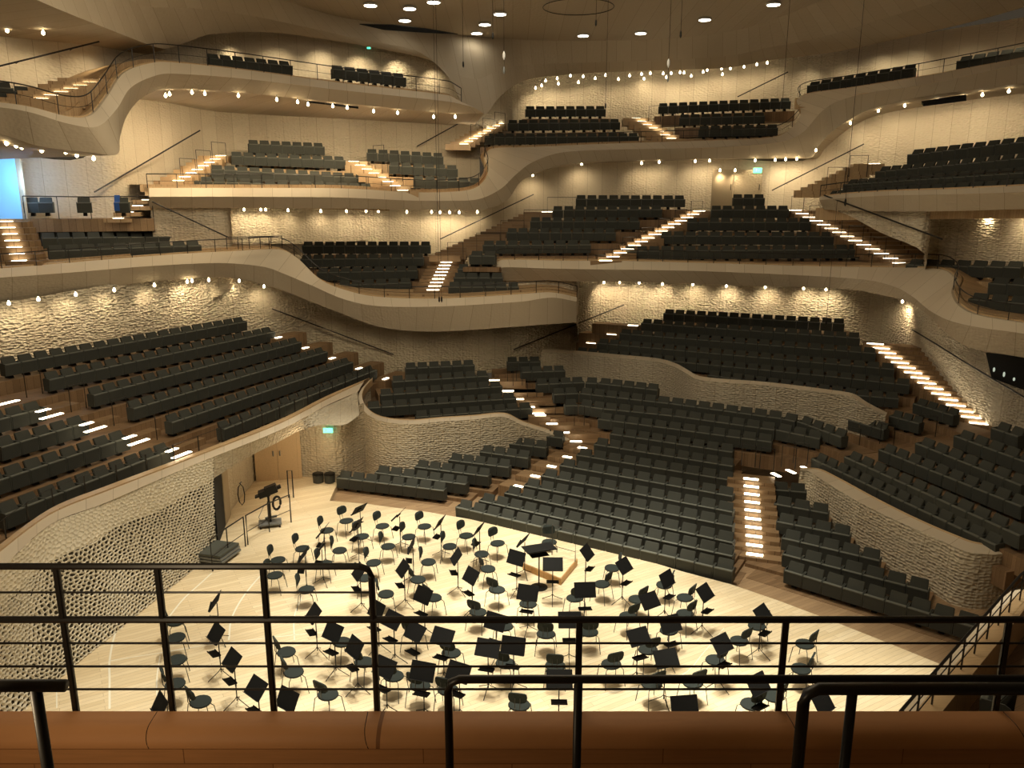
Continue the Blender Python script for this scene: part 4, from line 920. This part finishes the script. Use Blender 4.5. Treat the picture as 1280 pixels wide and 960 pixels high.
# short stair guard hoops on the aisles
def hoop(P, ang, w, h, lab, grp='guard hoops at the row ends'):
    r = empty('guard_hoop', P, ang); b = MB(); b.tube([(-w/2, 0, 0), (-w/2, 0, h), (w/2, 0, h), (w/2, 0, 0)], .016, 5); b.build('hoop_tube', 'blackr', r); tag(r, lab, 'railing', grp)
HP = [((44, 497), 4.1, 68), ((99, 513), 3.75, 68), ((152, 531), 3.3, 68), ((205, 547), 2.95, 68)]
for i, ((u, v), z, a) in enumerate(HP): hoop(PZ(u, v, z), R_(a), .55, .85, f"thin black guard hoop at the aisle end of the {ordn(3-i+1)} row of left side stalls")
HP = [(647, 482, 2.3), (665, 496, 2.0), (700, 518, 1.6), (724, 532, 1.35), (640, 478, 2.4)]
for i, (u, v, z) in enumerate(HP): hoop(PZ(u, v, z), R_(10), .4, .8, f"thin black guard hoop beside the upper main stalls stair, {ordn(i)} from the back", 'guard hoops by the main stalls stair')
HP = [(935, 583, 1.5), (958, 587, 1.4), (985, 585, 1.4), (1000, 580, 1.5), (1065, 560, 1.6), (1108, 556, 1.7), (1160, 545, 2.0)]
for i, (u, v, z) in enumerate(HP): hoop(PZ(u, v, z), R_(-30), .45, .75, f"thin black guard hoop by the right cross aisle, {ordn(i)} from left", 'guard hoops by the right cross aisle')
for i, (a, b2, Y) in enumerate([((560, 330), (579, 323), 38), ((596, 318), (625, 313), 38.5), ((626, 302), (655, 298), 39.5), ((655, 288), (690, 284), 40.5), ((684, 272), (720, 268), 41.5)]):
    P = PY(*a, Y); Q = PY(*b2, Y); Q.z = P.z; hoop((P+Q)/2, 0, (Q-P).length, 1.0, f"thin black stair guard beside the middle balcony block, {ordn(i)} from the bottom", 'stair guards on the middle balcony')
def stair_hoops(where, a, b2, n, Ya, Yb, w=.9, dx=0):
    P, Q = PY(*a, Ya), PY(*b2, Yb)
    for i in range(n):
        p = P.lerp(Q, (i+.5)/n)+Vector((dx, 0, 0)); hoop(p, math.atan2(Q.y-P.y, Q.x-P.x) if abs(Q.x-P.x) > .3 else 0, w, .85, f"thin black stair guard, {ordn(i)} from the bottom, {where}", 'stair guards '+where)
stair_hoops('left stair of upper left balcony', (226, 230), (284, 198), 3, 34.6, 37.4)
stair_hoops('right stair of upper left balcony', (506, 232), (452, 200), 3, 37.0, 39.6, .9, .5)
stair_hoops('left stair of top middle balcony', (588, 182), (632, 158), 3, 42.6, 45)
stair_hoops('right stair of top middle balcony', (835, 170), (800, 148), 2, 43.2, 45, .9, .4)
stair_hoops('diagonal stair of middle balcony', (775, 326), (880, 268), 5, 36.6, 40.6)
stair_hoops('stair right of balcony centre block', (1110, 330), (985, 262), 5, 33.6, 40)
stair_hoops('stair to the right terrace', (1030, 243), (1086, 214), 2, 34.0, 33.8, .7)
# landing railing at the end of the left balcony
railing('black railing around the landing right of the left balcony', [PY(284, 312, 33.2), PY(320, 311, 33.8), PY(353, 310, 34.3)], .5, .45, 1)
railing('black railing in front of the blue lit platform at left', [PY(32, 274, 30.8), PY(110, 274, 32), PY(192, 272, 33)], .85, 1.2, 0)

# loose seats on the left platform
for k, (u, v, ang, cloth) in enumerate([(42, 270, .35, 0), (60, 270, .35, 0), (107, 270, .45, 0), (155, 270, .3, 1)]):
    p = PY(u, v, 31.7); r = empty('loose_platform_seat', p, ang)
    for kk in ('cushion', 'backrest', 'pedestal', 'front_edge'): newobj(kk, SM[kk], None, r)
    for x in (-.252, .252): o = newobj('armrest', SM['armrest'], None, r); o.location.x = x
    tag(r, f"single dark seat standing free on the platform before the white wall, {ordn(k)} from left", 'seat', 'loose seats on the left platform')
    if cloth:
        b = MB(); b.prism_x([(-.295, .2), (-.3, .50), (-.18, .53), (-.1, .56), (.0, .79), (.085, .79), (.10, .5), (.075, .775), (.01, .775), (-.09, .54), (-.18, .515), (-.29, .49)], -.27, -.08); o = b.build('draped_blue_cloth', 'bluecloth'); o.location = p; o.rotation_euler = (0, 0, ang); tag(o, 'blue cloth draped over the rightmost loose seat on the left platform', 'cloth')
b = MB(); q0, q1 = PY(-30, 274, 30.6), PY(192, 273, 33.0)
b.hexa([q0-Vector((0, 0, .5)), q1-Vector((0, 0, .5)), q1+Vector((-1, 3, -.5)), q0+Vector((-1, 3, -.5))], [q0, q1, q1+Vector((-1, 3, 0)), q0+Vector((-1, 3, 0))]); struct(b.build('floor_platform', 'oak2'))

# ================================================================== FOREGROUND BALCONY
YF = 4.0; zf = PY(640, 889, 3.96).z
def fx(u, v, Y=YF): return PY(u, v, Y).x
def box_uv(o):
    me = o.data; ul = me.uv_layers.new(name='UVMap')
    for p in me.polygons:
        n = p.normal
        for li in p.loop_indices:
            c = me.vertices[me.loops[li].vertex_index].co
            t = zf-c.z; ul.data[li].uv = (c.x*.25+1.0 if t < .086 else c.x, .01 if t < .086 else .098*3-t+.088)
prof = [(3.97, zf-1.6), (3.97, zf-.01), (3.96, zf)]+[(3.865-.11*math.sin(a_*math.pi/24), zf-.085*(1-math.cos(a_*math.pi/24))) for a_ in range(13)]+[(3.755, zf-.085), (3.765, zf-.09), (3.765, zf-.9), (3.9, zf-.9)]
b = MB(); b.prism_x(prof, -4.6, 4.6); o = b.build('wall_parapet', 'par', smooth=True); o.data.set_sharp_from_angle(angle=.5); box_uv(o); struct(o)
b = MB(); b.box((0, 1.9, zf-.95), (9.2, 3.7, .1)); struct(b.build('floor_balcony', 'oak2'))
# joints in the parapet top
for u in (205, 465, 980, 1248):
    x = fx(u, 900); b = MB(); b.tube([(x-.012, 3.955, zf)]+[(x-.008+.03*(a_/12)**2, 3.865-.11*math.sin(a_*math.pi/24), zf-.085*(1-math.cos(a_*math.pi/24))) for a_ in range(13)], .0022, 4); struct(b.build('trim_joint', 'black'))
# railing
fr = empty('parapet_railing', (0, 4.0, zf))
def rl(v): return PY(640, v, YF).z-zf
def hb(name, x0, x1, z, r): b = MB(); b.tube([(x0, 0, z), (x1, 0, z)], r, 8); b.build(name, 'blackr', fr)
xL, xR = -4.3, 4.4
hb('middle_rail', xL, xR, rl(774.5), .020)
xe = fx(466, 760); zt_ = rl(708)
b = MB(); b.tube([(xL, 0, zt_), (xe-.06, 0, zt_), (xe-.02, 0, zt_-.015), (xe, 0, zt_-.06), (xe, 0, -.15)], .019, 8); b.build('top_rail', 'blackr', fr)
hb('cable', xL, xe, rl(740.5), .006)
for v in (804, 833, 861.5): hb('cable', xL, xR, rl(v), .0065)
for u, hh in [(-45, zt_), (95, zt_), (216, zt_), (342.5, zt_), (722, rl(774.5)), (973, rl(774.5)), (1244, rl(774.5))]:
    x = fx(u, 886); b = MB(); b.box((x, 0, hh/2-.08), (.036, .03, hh+.16)); b.build('post', 'blackr', fr, bevel=.008)
tag(fr, 'black steel railing with thin horizontal cables across the whole foreground, raised at left', 'railing')
# nearer handrails
def near_rail(lab, Y, u0, u1, v, posts, r, corner=None, drop=1.6):
    z = PY(640, v, Y).z; x0, x1 = fx(u0, v, Y), fx(u1, v, Y); o = empty('stair_handrail', (x0, Y, z))
    pts = [(0, 0, 0), (x1-x0, 0, 0)]
    if corner == 'left': pts = [(0, 0, -drop), (0, 0, -.06), (.012, 0, -.018), (.05, 0, 0), (x1-x0, 0, 0)]
    b = MB(); b.tube(pts, r, 12); b.build('rail_bar', 'blackr', o, smooth=True)
    for u, rr in posts:
        x = fx(u, v, Y)-x0; b = MB(); b.tube([(x, 0, 0), (x, 0, -drop)], rr, 10); b.build('post', 'blackr', o, smooth=True)
    tag(o, lab, 'handrail', 'thick handrails closest to the viewpoint'); return o
near_rail('thick black handrail with a square corner post across the lower middle and right', 3.2, 560, 1420, 849, [(723, .020)], .019, 'left')
near_rail('thick rounded black handrail at the lower right corner', 2.5, 1006, 1500, 861, [(1066, .018)], .0215, 'left')
o = near_rail('short thick black handrail end at the lower left corner', 2.4, -160, 82, 857, [(44, .019), (-45, .019)], .021)
b = MB(); b.tube([(0, 0, 0), (0, 0, .001)], .021, 10)
# lower balcony at right, running down towards the stage
zr = 4.3
Wp = [PZ(u, v, zr) for u, v in [(1290, 737), (1270.6, 753.7), (1259.4, 767.4), (1247.4, 782), (1234.5, 797.5), (1220.7, 813.8), (1190, 850), (1155, 892), (1100, 960)]]
railing('black railing descending along the lower balcony at the right edge', Wp, .47, .52, 2, rr=.02, pr=.014)
dv = (Wp[-1]-Wp[0]).normalized(); nr = Vector((-dv.y, dv.x, 0))
if nr.x > 0: nr = -nr
outw = [p+nr*.10+Vector((0, 0, -.02)) for p in Wp]; inn = [p-nr*.14 for p in Wp]
struct(loft('trim_right_balcony', [outw, inn, [p-nr*.02+Vector((0, 0, -.5)) for p in inn]], 'cap', smooth=False))
struct(loft('wall_right_balcony', [outw, [p+nr*.17+Vector((0, 0, -.1)) for p in outw], [p+nr*.17+Vector((0, 0, -1.5)) for p in outw]], 'skin_top', smooth=False))
struct(loft('floor_right_balcony', [[p+Vector((0, 0, -.5)) for p in inn], [p-nr*3.5+Vector((0, 0, -.5)) for p in inn]], 'oak', smooth=False))
for k, (u, v) in enumerate([(1268, 846), (1234, 893), (1292, 905)]):
    p = PZ(u, v, zr+.3); p.z = zr-.5; r = empty('balcony_seat', p, R_(-130))
    for kk in ('cushion', 'backrest', 'pedestal', 'front_edge'): newobj(kk, SM[kk], None, r)
    for x in (-.252, .252): oo = newobj('armrest', SM['armrest'], None, r); oo.location.x = x
    tag(r, f"dark seat on the lower right balcony seen through the railing, {['uppermost', 'lower one on the left', 'lower one on the right'][k]}", 'seat', 'seats on the lower right balcony')

# ================================================================== LIGHT
def spot(loc, tgt, e, ang, blend=.4, col=(1, .94, .76), r=.4):
    l = bpy.data.lights.new('stage_spot', 'SPOT'); l.energy = e; l.spot_size = R_(ang); l.spot_blend = blend; l.color = col; l.shadow_soft_size = r
    o = bpy.data.objects.new('stage_spot', l); C.objects.link(o); o.location = loc
    o.rotation_euler = (Vector(tgt)-Vector(loc)).to_track_quat('-Z', 'Y').to_euler()
for x, y in [(-6.5, 12.5), (-2, 12.5), (3, 12.5), (7, 13.5), (-7, 17), (-2.5, 17), (2, 17), (6, 16), (-6, 21.5), (-2, 21.5), (1.5, 20.5), (-5, 25)]:
    spot((x*.6, y*.8+4, 17.6), (x, y, 0), 7600 if x > -5 else 5200, 30, .8)
for x, y in [(-1.5, 26), (2.5, 23.6), (6, 21.5)]: spot((x*.6, y*.8+3, 17.6), (x, y, 0), 5600, 30, 1)
def area(loc, size, e, col=(1, .86, .62), rot=(0, 0, 0)):
    l = bpy.data.lights.new('hall_fill_light', 'AREA'); l.energy = e; l.size = size; l.color = col
    o = bpy.data.objects.new('hall_fill_light', l); C.objects.link(o); o.location = loc; o.rotation_euler = rot
area((-3, 21, 17.7), 14, 1550); area((-3, 9, 17.3), 7, 800, rot=(R_(62), 0, 0))  # tilted one is unseen fill added to brighten the walls beyond the stage
l = bpy.data.lights.new('balcony_light', 'POINT'); l.energy = 62; l.color = (1, .76, .46); l.shadow_soft_size = .2
o = bpy.data.objects.new('balcony_light', l); C.objects.link(o); o.location = (-2.3, 2.3, 8.9)
l = bpy.data.lights.new('doorway_light', 'POINT'); l.energy = 120; l.color = (.35, .6, 1); l.shadow_soft_size = .3
o = bpy.data.objects.new('doorway_light', l); C.objects.link(o); o.location = PY(20, 225, 30.8)
l = bpy.data.lights.new('recess_light', 'POINT'); l.energy = 60; l.color = (1, .75, .45); l.shadow_soft_size = .2
o = bpy.data.objects.new('recess_light', l); C.objects.link(o); o.location = PY(380, 560, 26.5)
w = bpy.data.worlds.new('world'); bpy.context.scene.world = w; w.use_nodes = True
w.node_tree.nodes['Background'].inputs[0].default_value = (1, .78, .52, 1); w.node_tree.nodes['Background'].inputs[1].default_value = .05
sc = bpy.context.scene
sc.view_settings.view_transform = 'Standard'; sc.view_settings.look = 'None'; sc.view_settings.gamma = 1; sc.view_settings.exposure = 0
sc.view_settings.use_curve_mapping = False
sc.cycles.use_denoising = True; sc.cycles.max_bounces = 5; sc.cycles.diffuse_bounces = 3; sc.cycles.use_light_tree = True
sc.cycles.sample_clamp_indirect = 4
